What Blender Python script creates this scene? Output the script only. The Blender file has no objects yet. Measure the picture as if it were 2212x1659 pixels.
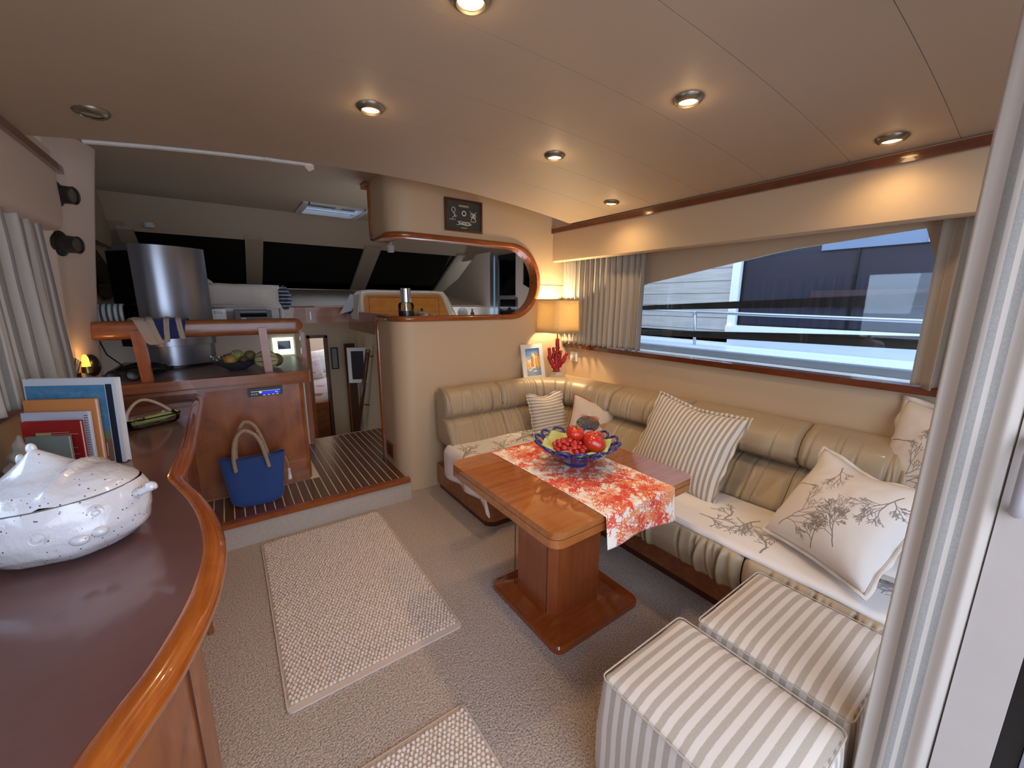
import bpy, bmesh, math, random
import numpy as np
from math import sin, cos, pi, radians, sqrt, exp, atan2
from mathutils import Vector, Matrix, noise

S = bpy.context.scene
COL = S.collection
rnd = random.Random(7)

# ---------------------------------------------------------------- camera
FPX, PITCH, YAW, ROLL, CH = 865.0, radians(11.6), radians(35.3), radians(0.3), 1.32
fw = Vector((sin(YAW)*cos(PITCH), cos(YAW)*cos(PITCH), -sin(PITCH)))
r0 = Vector((cos(YAW), -sin(YAW), 0)); u0 = r0.cross(fw)
rt = r0*cos(ROLL) + u0*sin(ROLL); up = rt.cross(fw)
cd = bpy.data.cameras.new('camera'); cam = bpy.data.objects.new('camera', cd); COL.objects.link(cam)
cd.sensor_width = 36; cd.lens = 36*FPX/2212; cd.clip_start = 0.02
cam.matrix_world = Matrix(((rt.x, up.x, -fw.x, 0), (rt.y, up.y, -fw.y, 0), (rt.z, up.z, -fw.z, CH), (0, 0, 0, 1)))
S.camera = cam

# ---------------------------------------------------------------- world and exposure
W = bpy.data.worlds.new('dusk'); S.world = W; W.use_nodes = True
nt = W.node_tree; nt.nodes.clear()
wo = nt.nodes.new('ShaderNodeOutputWorld'); bg = nt.nodes.new('ShaderNodeBackground')
tc = nt.nodes.new('ShaderNodeTexCoord'); sx = nt.nodes.new('ShaderNodeSeparateXYZ')
cr = nt.nodes.new('ShaderNodeValToRGB')
cr.color_ramp.elements[0].position = 0.35; cr.color_ramp.elements[0].color = (0.30, 0.37, 0.46, 1)
cr.color_ramp.elements[1].position = 1.0; cr.color_ramp.elements[1].color = (0.48, 0.62, 0.88, 1)
mr = nt.nodes.new('ShaderNodeMapRange'); mr.inputs[1].default_value = -1; mr.inputs[2].default_value = 1
nt.links.new(tc.outputs['Generated'], sx.inputs[0]); nt.links.new(sx.outputs[2], mr.inputs[0])
nt.links.new(mr.outputs[0], cr.inputs[0]); nt.links.new(cr.outputs[0], bg.inputs[0])
bg.inputs[1].default_value = 4.2
nt.links.new(bg.outputs[0], wo.inputs[0])
S.view_settings.view_transform = 'Standard'; S.view_settings.look = 'None'
S.view_settings.exposure = 0.55; S.view_settings.gamma = 1.0; S.view_settings.use_curve_mapping = False
S.cycles.max_bounces = 10; S.cycles.diffuse_bounces = 6; S.cycles.sample_clamp_indirect = 4.0
S.cycles.use_denoising = True

# large area light: dusk daylight entering by the open aft door behind the camera
def area(name, loc, target, sx_, sy_, power, color, spread=180):
    l = bpy.data.lights.new(name, 'AREA'); l.shape = 'RECTANGLE'; l.size = sx_; l.size_y = sy_
    l.energy = power; l.color = color; l.spread = radians(spread)
    o = bpy.data.objects.new(name, l); COL.objects.link(o); o.location = loc
    o.rotation_euler = (Vector(target)-Vector(loc)).to_track_quat('-Z', 'Y').to_euler()
    return o
area('door_daylight', (0.35, -0.55, 1.25), (0.6, 2.0, 0.7), 1.5, 1.5, 6.5, (0.92, 0.90, 1.0))
area('left_daylight', (-1.2, 1.9, 1.6), (-0.5, 1.7, 1.2), 1.6, 0.9, 10.0, (0.60, 0.78, 1.0))

# ---------------------------------------------------------------- helpers
def L(o, label=None, cat=None, group=None, kind=None):
    if label: o['label'] = label
    if cat: o['category'] = cat
    if group: o['group'] = group
    if kind: o['kind'] = kind
    return o
def empty(name, loc, label=None, cat=None, group=None, rz=0):
    o = bpy.data.objects.new(name, None); COL.objects.link(o); o.location = loc; o.rotation_euler = (0, 0, rz)
    o.empty_display_size = 0.05
    return L(o, label, cat, group)
def link(name, me, mat=None, parent=None, smooth=False, loc=None, rz=0):
    if mat is not None and not me.materials: me.materials.append(mat)
    if smooth:
        me.polygons.foreach_set('use_smooth', [True]*len(me.polygons))
    o = bpy.data.objects.new(name, me); COL.objects.link(o)
    if loc is not None: o.location = loc
    if rz: o.rotation_euler = (0, 0, rz)
    if parent is not None: o.parent = parent
    return o
def wpar(o, parent):
    """child whose mesh is in world coordinates, parent unrotated"""
    o.parent = parent; o.location = Vector(o.location) - parent.location
    return o
def mesh(name, v, f, mat, parent=None, smooth=False, uv=None, world=True, loc=None):
    me = bpy.data.meshes.new(name); me.from_pydata([tuple(p) for p in v], [], f); me.validate(); me.update()
    if uv is not None:
        ul = me.uv_layers.new(name='UVMap')
        for lp in me.loops: ul.data[lp.index].uv = uv[lp.vertex_index]
    o = link(name, me, mat, None, smooth, loc)
    if parent is not None:
        if world: wpar(o, parent)
        else: o.parent = parent
    return o
def bmobj(name, bm, mat, parent=None, smooth=False, world=True, bevel=0, seg=2, ang=30):
    if bevel:
        es = [e for e in bm.edges if len(e.link_faces) == 2 and e.calc_face_angle(0) > radians(ang)]
        bmesh.ops.bevel(bm, geom=es, offset=bevel, segments=seg, profile=0.5, affect='EDGES', clamp_overlap=True)
    bmesh.ops.recalc_face_normals(bm, faces=bm.faces)
    me = bpy.data.meshes.new(name); bm.to_mesh(me); bm.free()
    o = link(name, me, mat, None, smooth)
    if bevel and smooth is False and seg > 1:
        me.polygons.foreach_set('use_smooth', [True]*len(me.polygons)); autos(me, 35)
    if parent is not None:
        if world: wpar(o, parent)
        else: o.parent = parent
    return o
def autos(me, deg=35):
    bm = bmesh.new(); bm.from_mesh(me)
    for e in bm.edges:
        if len(e.link_faces) == 2: e.smooth = e.calc_face_angle(0) < radians(deg)
    bm.to_mesh(me); bm.free()
def bmbox(bm, x0, x1, y0, y1, z0, z1):
    vs = [bm.verts.new(p) for p in ((x0,y0,z0),(x1,y0,z0),(x1,y1,z0),(x0,y1,z0),(x0,y0,z1),(x1,y0,z1),(x1,y1,z1),(x0,y1,z1))]
    for f in ((0,3,2,1),(4,5,6,7),(0,1,5,4),(1,2,6,5),(2,3,7,6),(3,0,4,7)): bm.faces.new([vs[i] for i in f])
def box(name, x0, x1, y0, y1, z0, z1, mat, parent=None, bevel=0, seg=2, world=True):
    bm = bmesh.new(); bmbox(bm, x0, x1, y0, y1, z0, z1)
    return bmobj(name, bm, mat, parent, False, world, bevel, seg)
def prism(name, pts, axis, a0, a1, mat, parent=None, bevel=0, seg=2, smooth=False, world=True, ang=30):
    """polygon pts extruded along axis ('x': pts=(y,z); 'y': (x,z); 'z': (x,y))"""
    def P(p, a): return {'x': (a, p[0], p[1]), 'y': (p[0], a, p[1]), 'z': (p[0], p[1], a)}[axis]
    bm = bmesh.new(); n = len(pts)
    A = [bm.verts.new(P(p, a0)) for p in pts]; B = [bm.verts.new(P(p, a1)) for p in pts]
    bm.faces.new(A); bm.faces.new(B[::-1])
    for i in range(n): bm.faces.new((A[i], B[i], B[(i+1) % n], A[(i+1) % n]))
    return bmobj(name, bm, mat, parent, smooth, world, bevel, seg, ang)
def grid(name, fn, nu, nv, mat, parent=None, smooth=True, uvf=None, closeu=False, closev=False, world=True, thick=0):
    v = []; uv = []; f = []
    for i in range(nu):
        for j in range(nv):
            a = i/(nu if closeu else nu-1); b = j/(nv if closev else nv-1)
            v.append(fn(a, b)); uv.append(uvf(a, b) if uvf else (a, b))
    for i in range(nu if closeu else nu-1):
        for j in range(nv if closev else nv-1):
            f.append((i*nv+j, ((i+1) % nu)*nv+j, ((i+1) % nu)*nv+(j+1) % nv, i*nv+(j+1) % nv))
    o = mesh(name, v, f, mat, parent, smooth, uv, world)
    if thick:
        m = o.modifiers.new('t', 'SOLIDIFY'); m.thickness = thick; m.offset = 0
    return o
def frames(pts, closed=False):
    P = [Vector(p) for p in pts]; n = len(P); out = []; nrm = None
    for i in range(n):
        if closed: t = P[(i+1) % n]-P[i-1]
        else: t = P[min(i+1, n-1)]-P[max(i-1, 0)]
        t.normalize()
        if nrm is None:
            a = Vector((0, 0, 1)) if abs(t.z) < 0.9 else Vector((1, 0, 0))
            nrm = (a - t*a.dot(t)).normalized()
        else:
            nrm = (nrm - t*nrm.dot(t))
            nrm = nrm.normalized() if nrm.length > 1e-6 else t.orthogonal().normalized()
        out.append((P[i], t, nrm.copy(), t.cross(nrm)))
    return out
def tube_vf(pts, rad, n=8, closed=False, off=0, caps=True):
    F = frames(pts, closed); v = []; f = []; m = len(F)
    for i, (p, t, a, b) in enumerate(F):
        r = rad[i] if isinstance(rad, (list, tuple)) else rad
        for k in range(n):
            q = 2*pi*k/n; v.append(tuple(p + a*(cos(q)*r) + b*(sin(q)*r)))
    for i in range(m if closed else m-1):
        for k in range(n):
            i2 = (i+1) % m
            f.append((off+i*n+k, off+i*n+(k+1) % n, off+i2*n+(k+1) % n, off+i2*n+k))
    if not closed and caps:
        f.append(tuple(off+k for k in range(n))[::-1]); f.append(tuple(off+(m-1)*n+k for k in range(n)))
    return v, f
def tube(name, pts, rad, mat, parent=None, n=8, closed=False, world=True):
    v, f = tube_vf(pts, rad, n, closed); return mesh(name, v, f, mat, parent, True, None, world)
def tubes(name, lst, mat, parent=None, n=6, world=True):
    V = []; F = []
    for pts, r in lst:
        v, f = tube_vf(pts, r, n, False, len(V)); V += v; F += f
    return mesh(name, V, F, mat, parent, True, None, world)
def lathe(name, prof, loc, mat, parent=None, n=32, smooth=True, sxy=(1, 1), world=True, ang=40):
    v = []; f = []; m = len(prof)
    for k in range(n):
        q = 2*pi*k/n
        for r, z in prof: v.append((loc[0]+r*cos(q)*sxy[0], loc[1]+r*sin(q)*sxy[1], loc[2]+z))
    for k in range(n):
        for j in range(m-1):
            f.append((k*m+j, ((k+1) % n)*m+j, ((k+1) % n)*m+j+1, k*m+j+1))
    bm = bmesh.new(); me = bpy.data.meshes.new(name); me.from_pydata(v, [], f); bm.from_mesh(me)
    bmesh.ops.remove_doubles(bm, verts=bm.verts, dist=1e-6); bmesh.ops.recalc_face_normals(bm, faces=bm.faces)
    bm.to_mesh(me); bm.free()
    o = link(name, me, mat, None, smooth); autos(me, ang)
    if parent is not None:
        if world: wpar(o, parent)
        else: o.parent = parent
    return o
def sweep(name, pts, prof, mat, parent=None, closed=False, upv=Vector((0, 0, 1)), smooth=True, nrms=None, ang=40):
    """sweep 2D profile [(a,b)] : a along side vector, b along second; nrms gives side vectors"""
    P = [Vector(p) for p in pts]; n = len(P); m = len(prof); v = []; f = []
    for i in range(n):
        if closed: t = P[(i+1) % n]-P[i-1]
        else: t = P[min(i+1, n-1)]-P[max(i-1, 0)]
        t.normalize()
        a = Vector(nrms[i]).normalized() if nrms else upv.cross(t).normalized()
        b = t.cross(a).normalized()
        for (x, y) in prof: v.append(tuple(P[i]+a*x+b*y))
    for i in range(n if closed else n-1):
        for k in range(m):
            i2 = (i+1) % n
            f.append((i*m+k, i*m+(k+1) % m, i2*m+(k+1) % m, i2*m+k))
    if not closed: f.append(tuple(range(m))[::-1]); f.append(tuple((n-1)*m+k for k in range(m)))
    o = mesh(name, v, f, mat, parent, smooth); autos(o.data, ang); return o
def rrect(w, h, r, n=5, cx=0, cy=0):
    out = []
    for (sx_, sy_, a0) in ((1, 1, 0), (-1, 1, 90), (-1, -1, 180), (1, -1, 270)):
        for k in range(n+1):
            q = radians(a0+90*k/n); out.append((cx+sx_*(w/2-r)+r*cos(q), cy+sy_*(h/2-r)+r*sin(q)))
    return out
def smoothpath(pts, sub=8, closed=False):
    P = [Vector(p) for p in pts]; n = len(P); out = []
    for i in range(n if closed else n-1):
        a = P[i-1] if (closed or i > 0) else P[i]; b = P[i]; c = P[(i+1) % n]; d = P[(i+2) % n] if (closed or i+2 < n) else P[i+1]
        for k in range(sub):
            t = k/sub
            out.append(0.5*((2*b)+(-a+c)*t+(2*a-5*b+4*c-d)*t*t+(-a+3*b-3*c+d)*t**3))
    if not closed: out.append(P[-1])
    return out
def ns(x, y=0, z=0): return noise.noise(Vector((x, y, z)))

# ---------------------------------------------------------------- materials
def srgb(c):
    if isinstance(c, str):
        c = tuple(int(c[i:i+2], 16)/255 for i in (0, 2, 4))
    return tuple((x/12.92 if x <= 0.04045 else ((x+0.055)/1.055)**2.4) for x in c) + (1,)
def newmat(name):
    m = bpy.data.materials.new(name); m.use_nodes = True; t = m.node_tree
    b = t.nodes['Principled BSDF']; return m, t, b
def N(t, ty, **k):
    n = t.nodes.new(ty)
    for a, v in k.items(): setattr(n, a, v)
    return n
def mixc(t, fac, a, b):
    m = N(t, 'ShaderNodeMix', data_type='RGBA')
    for s, v in ((0, fac), (6, a), (7, b)):
        if hasattr(v, 'is_output') or isinstance(v, bpy.types.NodeSocket): t.links.new(v, m.inputs[s])
        else: m.inputs[s].default_value = v
    return m.outputs[2]
def math_(t, op, a, b=None, c=None):
    m = N(t, 'ShaderNodeMath', operation=op)
    for i, v in enumerate((a, b, c)):
        if v is None: continue
        if isinstance(v, bpy.types.NodeSocket): t.links.new(v, m.inputs[i])
        else: m.inputs[i].default_value = v
    return m.outputs[0]
def coords(t, kind='Object', scale=(1, 1, 1)):
    tc = N(t, 'ShaderNodeTexCoord'); mp = N(t, 'ShaderNodeMapping'); mp.inputs['Scale'].default_value = scale
    t.links.new(tc.outputs[kind], mp.inputs[0]); return mp.outputs[0]
def bumpn(t, b, h, strength=0.3, dist=0.002):
    n = N(t, 'ShaderNodeBump'); n.inputs['Strength'].default_value = strength; n.inputs['Distance'].default_value = dist
    t.links.new(h, n.inputs['Height']); t.links.new(n.outputs[0], b.inputs['Normal'])
def noisen(t, vec, scale, detail=4, rough=0.55, dist=0):
    n = N(t, 'ShaderNodeTexNoise'); n.inputs['Scale'].default_value = scale; n.inputs['Detail'].default_value = detail
    n.inputs['Roughness'].default_value = rough; n.inputs['Distortion'].default_value = dist
    t.links.new(vec, n.inputs['Vector']); return n.outputs[0]
def plain(name, c, rough=0.5, metal=0, coat=0, var=0.08, vs=6, bump=0, bs=200, bd=0.001, spec=0.5, sheen=0, kind='Object'):
    m, t, b = newmat(name); c = srgb(c); v = coords(t, kind)
    d = tuple(x*(1-var) for x in c[:3])+(1,); e = tuple(min(1, x*(1+var)) for x in c[:3])+(1,)
    t.links.new(mixc(t, noisen(t, v, vs), d, e), b.inputs['Base Color'])
    b.inputs['Roughness'].default_value = rough; b.inputs['Metallic'].default_value = metal
    b.inputs['Coat Weight'].default_value = coat; b.inputs['Coat Roughness'].default_value = 0.06
    b.inputs['Specular IOR Level'].default_value = spec; b.inputs['Sheen Weight'].default_value = sheen
    if bump: bumpn(t, b, noisen(t, v, bs, 2), bump, bd)
    return m
def wood(name, c1, c2, axis=0, rough=0.32, coat=0.35, scale=1.0, figure=0.35):
    """straight-grained varnished wood, grain along the given axis"""
    m, t, b = newmat(name); c1 = srgb(c1); c2 = srgb(c2)
    sc = [26*scale]*3; sc[axis] = 1.6*scale
    v = coords(t, 'Object', tuple(sc)); v2 = coords(t)
    g = noisen(t, v, 1.6, 6, 0.6, 0.4); f = noisen(t, v2, 9*scale, 3, 0.5, 1.0)
    cr = N(t, 'ShaderNodeValToRGB'); cr.color_ramp.elements[0].position = 0.3; cr.color_ramp.elements[1].position = 0.7
    cr.color_ramp.elements[0].color = c1; cr.color_ramp.elements[1].color = c2
    mx = math_(t, 'ADD', math_(t, 'MULTIPLY', g, 1-figure), math_(t, 'MULTIPLY', f, figure))
    t.links.new(mx, cr.inputs[0]); t.links.new(cr.outputs[0], b.inputs['Base Color'])
    b.inputs['Roughness'].default_value = rough; b.inputs['Coat Weight'].default_value = coat; b.inputs['Coat Roughness'].default_value = 0.03
    return m
def stripes(name, cA, cB, axis='x', period=0.03, duty=0.5, kind='Object', rough=0.9, offset=0, extra=None):
    m, t, b = newmat(name); cA = srgb(cA); cB = srgb(cB); v = coords(t, kind)
    s = N(t, 'ShaderNodeSeparateXYZ'); t.links.new(v, s.inputs[0]); a = s.outputs['xyz'.index(axis)]
    w = math_(t, 'MULTIPLY', math_(t, 'SUBTRACT', noisen(t, v, 120, 2), 0.5), period*0.06)
    fr = math_(t, 'FRACT', math_(t, 'DIVIDE', math_(t, 'ADD', math_(t, 'ADD', a, w), offset+100*period), period))
    tri = math_(t, 'ABSOLUTE', math_(t, 'SUBTRACT', fr, 0.5))
    mr_ = N(t, 'ShaderNodeMapRange'); mr_.inputs[1].default_value = duty/2-0.03; mr_.inputs[2].default_value = duty/2+0.03
    t.links.new(tri, mr_.inputs[0])
    cB2 = mixc(t, noisen(t, v, 350, 2), cB, tuple(min(1, x*1.35) for x in cB[:3])+(1,))
    t.links.new(mixc(t, mr_.outputs[0], cB2, cA), b.inputs['Base Color'])
    b.inputs['Roughness'].default_value = rough; b.inputs['Sheen Weight'].default_value = 0.15
    bumpn(t, b, noisen(t, v, 500, 2), 0.25, 0.0008)
    return m
def emit(name, c, s):
    m, t, b = newmat(name); b.inputs['Base Color'].default_value = srgb(c)
    b.inputs['Emission Color'].default_value = srgb(c); b.inputs['Emission Strength'].default_value = s; return m
def glassm(name, c=(0.9, 0.97, 0.95), rough=0.02, alpha_mix=0.85):
    """thin clear glass: mostly straight through, with a gloss layer"""
    m = bpy.data.materials.new(name); m.use_nodes = True; t = m.node_tree; t.nodes.clear()
    o = N(t, 'ShaderNodeOutputMaterial'); g = N(t, 'ShaderNodeBsdfGlossy'); tr = N(t, 'ShaderNodeBsdfTransparent')
    g.inputs['Roughness'].default_value = rough; tr.inputs[0].default_value = tuple(c)+(1,)
    fr = N(t, 'ShaderNodeFresnel'); fr.inputs[0].default_value = 1.5
    ms = N(t, 'ShaderNodeMixShader'); t.links.new(fr.outputs[0], ms.inputs[0])
    t.links.new(tr.outputs[0], ms.inputs[1]); t.links.new(g.outputs[0], ms.inputs[2]); t.links.new(ms.outputs[0], o.inputs[0])
    return m
def imgmat(name, arr, rough=0.9, kind='UV', bump=True, coat=0):
    h, w = arr.shape[:2]
    im = bpy.data.images.new(name, w, h); px = np.ones((h, w, 4), np.float32); px[..., :3] = np.clip(arr, 0, 1)
    im.pixels.foreach_set(px.ravel()); im.update(); im.pack()
    m, t, b = newmat(name); tx = N(t, 'ShaderNodeTexImage', image=im); v = coords(t, kind)
    t.links.new(v, tx.inputs[0]); t.links.new(tx.outputs[0], b.inputs['Base Color'])
    b.inputs['Roughness'].default_value = rough; b.inputs['Coat Weight'].default_value = coat
    if bump: bumpn(t, b, noisen(t, coords(t), 500, 2), 0.25, 0.0008)
    return m
def hexc(h): return np.array([int(h[i:i+2], 16)/255 for i in (0, 2, 4)], np.float32)
def canvas(w, h, c): a = np.zeros((h, w, 3), np.float32); a[:] = hexc(c); return a
def stroke(a, x0, y0, x1, y1, wd, c, al=1.0):
    H_, W_ = a.shape[:2]; r = wd/2+1.5
    xa, xb = int(max(0, min(x0, x1)-r)), int(min(W_, max(x0, x1)+r+1)); ya, yb = int(max(0, min(y0, y1)-r)), int(min(H_, max(y0, y1)+r+1))
    if xb <= xa or yb <= ya: return
    Y, X = np.mgrid[ya:yb, xa:xb].astype(np.float32); dx, dy = x1-x0, y1-y0; L2 = dx*dx+dy*dy+1e-6
    tt = np.clip(((X-x0)*dx+(Y-y0)*dy)/L2, 0, 1); d = np.hypot(X-x0-tt*dx, Y-y0-tt*dy)
    m_ = (np.clip(wd/2-d+0.5, 0, 1)*al)[..., None]; a[ya:yb, xa:xb] = a[ya:yb, xa:xb]*(1-m_)+c*m_
def rectf(a, x0, y0, x1, y1, c): a[int(y0):int(y1), int(x0):int(x1)] = c
def ellf(a, cx, cy, rx, ry, c, al=1.0):
    H_, W_ = a.shape[:2]; Y, X = np.mgrid[0:H_, 0:W_].astype(np.float32)
    m_ = (np.clip((1-np.hypot((X-cx)/rx, (Y-cy)/ry))*min(rx, ry), 0, 1)*al)[..., None]; a[:] = a*(1-m_)+c*m_
def coral(a, R, x, y, ang, ln, wd, depth, c, spread=0.5, taper=0.8, minw=1.5):
    if depth == 0: return
    n = 3; px, py = x, y
    for k in range(n):
        ang += R.uniform(-.22, .22); qx, qy = px+cos(ang)*ln/n, py+sin(ang)*ln/n
        stroke(a, px, py, qx, qy, max(minw, wd), c); px, py = qx, qy
        if k == 1 and depth > 1 and R.random() < 0.75:
            coral(a, R, px, py, ang+R.choice((-1, 1))*R.uniform(.5, .95), ln*.55, wd*taper*.8, depth-1, c, spread, taper, minw)
    for s in (-1, 1):
        if R.random() < 0.93: coral(a, R, px, py, ang+s*R.uniform(.15, spread), ln*R.uniform(.62, .9), wd*taper, depth-1, c, spread, taper, minw)
# ---------------------------------------------------------------- material library
M = {}
M['liner'] = plain('headliner', 'ae9b84', 0.62, var=0.03, vs=3, bump=0.12, bs=260, bd=0.0008)
M['vinyl'] = plain('wall_vinyl', 'c2aa8a', 0.5, var=0.03, vs=2, bump=0.15, bs=300, bd=0.0008)
M['vinyl_w'] = plain('pale_vinyl', 'cdbcab', 0.5, var=0.03, vs=2, bump=0.12, bs=300, bd=0.0008)
M['cherry_x'] = wood('cherry_x', '70381a', '9c5f30', 0); M['cherry_y'] = wood('cherry_y', '70381a', '9c5f30', 1)
M['cherry_z'] = wood('cherry_z', '7d3e18', 'a8622c', 2)
M['trim_y'] = wood('trim_y', '50240f', '743c1c', 1, rough=0.22, coat=0.8)
M['trim_x'] = wood('trim_x', '7a3a14', '9c5420', 0, rough=0.22, coat=0.8)
M['burl'] = wood('figured_cherry', '6a3014', 'a8622e', 2, rough=0.32, coat=0.25, scale=0.6, figure=0.72)
M['helmwood'] = wood('helm_wood', 'a8621e', 'cc8530', 0, rough=0.3, coat=0.6, figure=0.5)
M['table'] = wood('table_wood', '8a481c', 'ad6a34', 0, rough=0.16, coat=1.0, figure=0.3)
M['pedestal'] = wood('pedestal_wood', '7a3615', '9a5226', 2, rough=0.28, coat=0.6)
M['baseplate'] = wood('baseplate_wood', '7c3614', '9c5020', 0, rough=0.12, coat=1.0)
M['darkwood'] = wood('dark_wood', '3a1a0c', '5a2c16', 2, rough=0.3, coat=0.3)
M['teak'] = wood('teak', '4a2c1a', '6d442a', 1, rough=0.35, coat=0.2, scale=2)
M['caulk'] = plain('pale_caulk', 'e6d3b8', 0.6)
M['alu'] = plain('aluminium', 'a8b0b6', 0.35, metal=0.85, var=0.03)
M['white'] = plain('white_gloss', 'd9d9d6', 0.3, var=0.02, coat=0.3)
M['whiteplastic'] = plain('white_plastic', 'c9c6c2', 0.4, var=0.02)
M['black'] = plain('black', '08080a', 0.35, var=0.02)
M['blackgloss'] = plain('black_gloss', '030305', 0.06, var=0.02)
M['chrome'] = plain('chrome', 'd8d8d8', 0.08, metal=1, var=0.01)
M['brass'] = plain('brass', '8a7440', 0.3, metal=0.9, var=0.1)
M['nickel'] = plain('satin_nickel', '8c8474', 0.35, metal=0.9, var=0.05)
M['darkglass'] = plain('covered_glass', '050506', 0.08, var=0.3, vs=2)
M['glass'] = glassm('clear_glass')
M['tint'] = glassm('window_glass', (0.95, 0.97, 0.99))
M['leather'] = plain('beige_leather', 'a9967a', 0.42, var=0.05, vs=4, bump=0.2, bs=350, bd=0.0006, coat=0.08)
M['cloth'] = plain('white_cloth', 'dcd6d0', 0.9, var=0.03, bump=0.25, bs=450, bd=0.0006, sheen=0.1)
M['piping'] = plain('piping_cord', 'b5aa9b', 0.8)

def carpetmat():
    m, t, b = newmat('loop_carpet'); v = coords(t)
    vo = N(t, 'ShaderNodeTexVoronoi'); vo.inputs['Scale'].default_value = 140; t.links.new(v, vo.inputs['Vector'])
    n1 = noisen(t, v, 170, 3, 0.7); n2 = noisen(t, v, 3, 2)
    cr = N(t, 'ShaderNodeValToRGB'); e = cr.color_ramp.elements
    e[0].position = 0.38; e[0].color = srgb('7e6e62'); e[1].position = 0.54; e[1].color = srgb('cab9aa')
    t.links.new(n1, cr.inputs[0])
    c = mixc(t, math_(t, 'MULTIPLY', n2, 0.3), cr.outputs[0], srgb('b09a88'))
    t.links.new(c, b.inputs['Base Color']); b.inputs['Roughness'].default_value = 0.97; b.inputs['Sheen Weight'].default_value = 0.2
    bumpn(t, b, math_(t, 'ADD', math_(t, 'MULTIPLY', vo.outputs[0], -1.0), n1), 0.9, 0.004)
    return m
M['carpet'] = carpetmat()
M['riser'] = plain('knitted_riser', 'b5a99c', 0.95, var=0.22, vs=140, bump=0.9, bs=170, bd=0.004)

# ---------------------------------------------------------------- setting: floors
def struct(o): o['kind'] = 'structure'; return o
XL, XR = -0.63, 2.40         # side walls
YP = 2.55                    # partition front face
YS = 2.455                   # step
struct(box('floor', XL-.1, XR+.1, -0.6, 2.64, -0.04, 0.0, M['carpet']))
fl2 = struct(box('floor_galley', XL-.1, 0.884, YS-0.001, 3.655, 0.10, 0.1495, M['caulk']))
box('floor_extension', 0.884, 1.10, 2.955, 3.655, 0.10, 0.1495, M['caulk'], fl2)
pme = {}
for i in range(-4, 25):
    x0 = -0.125+i*0.0482
    y0 = 2.475 if x0 < 0.86 else 2.965
    y1 = 3.652 if x0 > 0.37 else 2.815
    key = round(y1-y0, 2)
    if key not in pme:
        bm = bmesh.new(); bmbox(bm, 0.0, 0.0426, 0, y1-y0, 0, 0.008)
        bmesh.ops.bevel(bm, geom=[e for e in bm.edges], offset=0.0006, segments=1, affect='EDGES')
        me = bpy.data.meshes.new('plank'); bm.to_mesh(me); bm.free(); me.materials.append(M['teak']); pme[key] = me
    o = bpy.data.objects.new('plank', pme[key]); COL.objects.link(o); o.location = (x0, y0, 0.1430); o.parent = fl2
struct(box('trim_1', XL, 0.895, 2.435, 2.476, 0.128, 0.158, M['trim_x'], bevel=0.008, seg=3))
struct(box('wall_step', XL-.1, 0.90, YS-0.008, YS+0.02, 0.0, 0.13, M['riser']))
# lower companionway beyond the platform
struct(box('floor_passage', -0.3, 1.4, 3.65, 5.0, -0.50, -0.46, M['carpet']))
struct(box('wall_passage_step', 0.38, 1.25, 3.655, 3.675, -0.5, 0.150, M['vinyl']))

# ---------------------------------------------------------------- ceiling: cambered panels with open seams
def cz(x): return 1.982-0.088*((x-0.83)/1.35)**2
ceil = empty('ceiling', (0, 0, 0)); ceil['kind'] = 'structure'
ys = [-0.6, -0.27, 0.04, 0.36, 0.67, 0.985, 1.30, 1.61, 1.92, 2.30]
def ceiling_panel(y0, y1, last):
    nx = 28; v = []; f = []
    x0, x1 = XL-0.02, 2.40
    for i in range(nx+1):
        x = x0+(x1-x0)*i/nx; z = cz(x)
        b = 0.0007
        yy1 = y1
        if last:
            yy1 = 2.30 + (0.10 if x < 0.2 else 0.10-0.10*min(1, (x-0.2)/0.25) if x < 0.45 else 0.0)*0.0 + 0.05*max(0, (x-1.3))
        v += [(x, y0+b, z+0.03), (x, y0+b, z+0.0005), (x, y0+b, z), (x, yy1-b, z), (x, yy1-b, z+0.0005), (x, yy1-b, z+(0.16 if last else 0.03))]
    for i in range(nx):
        for k in range(5): f.append((i*6+k, i*6+k+1, i*6+7+k, i*6+6+k))
    o = mesh('ceiling_panel', v, f, M['liner'], ceil, True); autos(o.data, 25)
for i in range(len(ys)-1): ceiling_panel(ys[i], ys[i+1], i == len(ys)-2)
o = grid('ceiling_backing', lambda a, b: (XL-.05+3.15*a, -0.6+2.9*b, cz(XL-.05+3.15*a)+0.02), 20, 2, M['liner'], ceil)

# wheelhouse ceiling, header and windscreen
struct(box('ceiling_wheelhouse', -1.4, 3.2, 2.28, 4.32, 2.10, 2.14, M['liner']))
def quad(name, P, mat, th=0.02, parent=None):
    P = [Vector(p) for p in P]; n = (P[1]-P[0]).cross(P[2]-P[0]).normalized()*th
    v = P+[p+n for p in P]; k = len(P)
    f = [tuple(range(k))[::-1], tuple(range(k, 2*k))]+[(i, (i+1) % k, k+(i+1) % k, k+i) for i in range(k)]
    return mesh(name, v, f, mat, parent)
ZB, ZT, YB, YT = 1.45, 1.875, 5.25, 4.5
def onscreen(x, s, off=0.0):   # s=0 bottom, 1 top
    return (x, YB+(YT-YB)*s, ZB+(ZT-ZB)*s+off)
struct(quad('wall_header', [(-1.4, 4.30, 2.12), (-1.4, 4.52, 1.87), (3.2, 4.52, 1.87), (3.2, 4.30, 2.12)], M['liner'], 0.02))
struct(quad('trim_2', [(0.245, 4.315, 2.095), (0.245, 4.512, 1.872), (0.2475, 4.512, 1.872), (0.2475, 4.315, 2.095)], M['darkwood'], 0.002))
panes = [(-0.60, 0.232), (0.355, 1.275), (1.445, 2.36), (2.55, 3.1)]
xm = [(-0.62, -0.52), (0.222, 0.362), (1.27, 1.44), (2.35, 2.58)]
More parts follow.
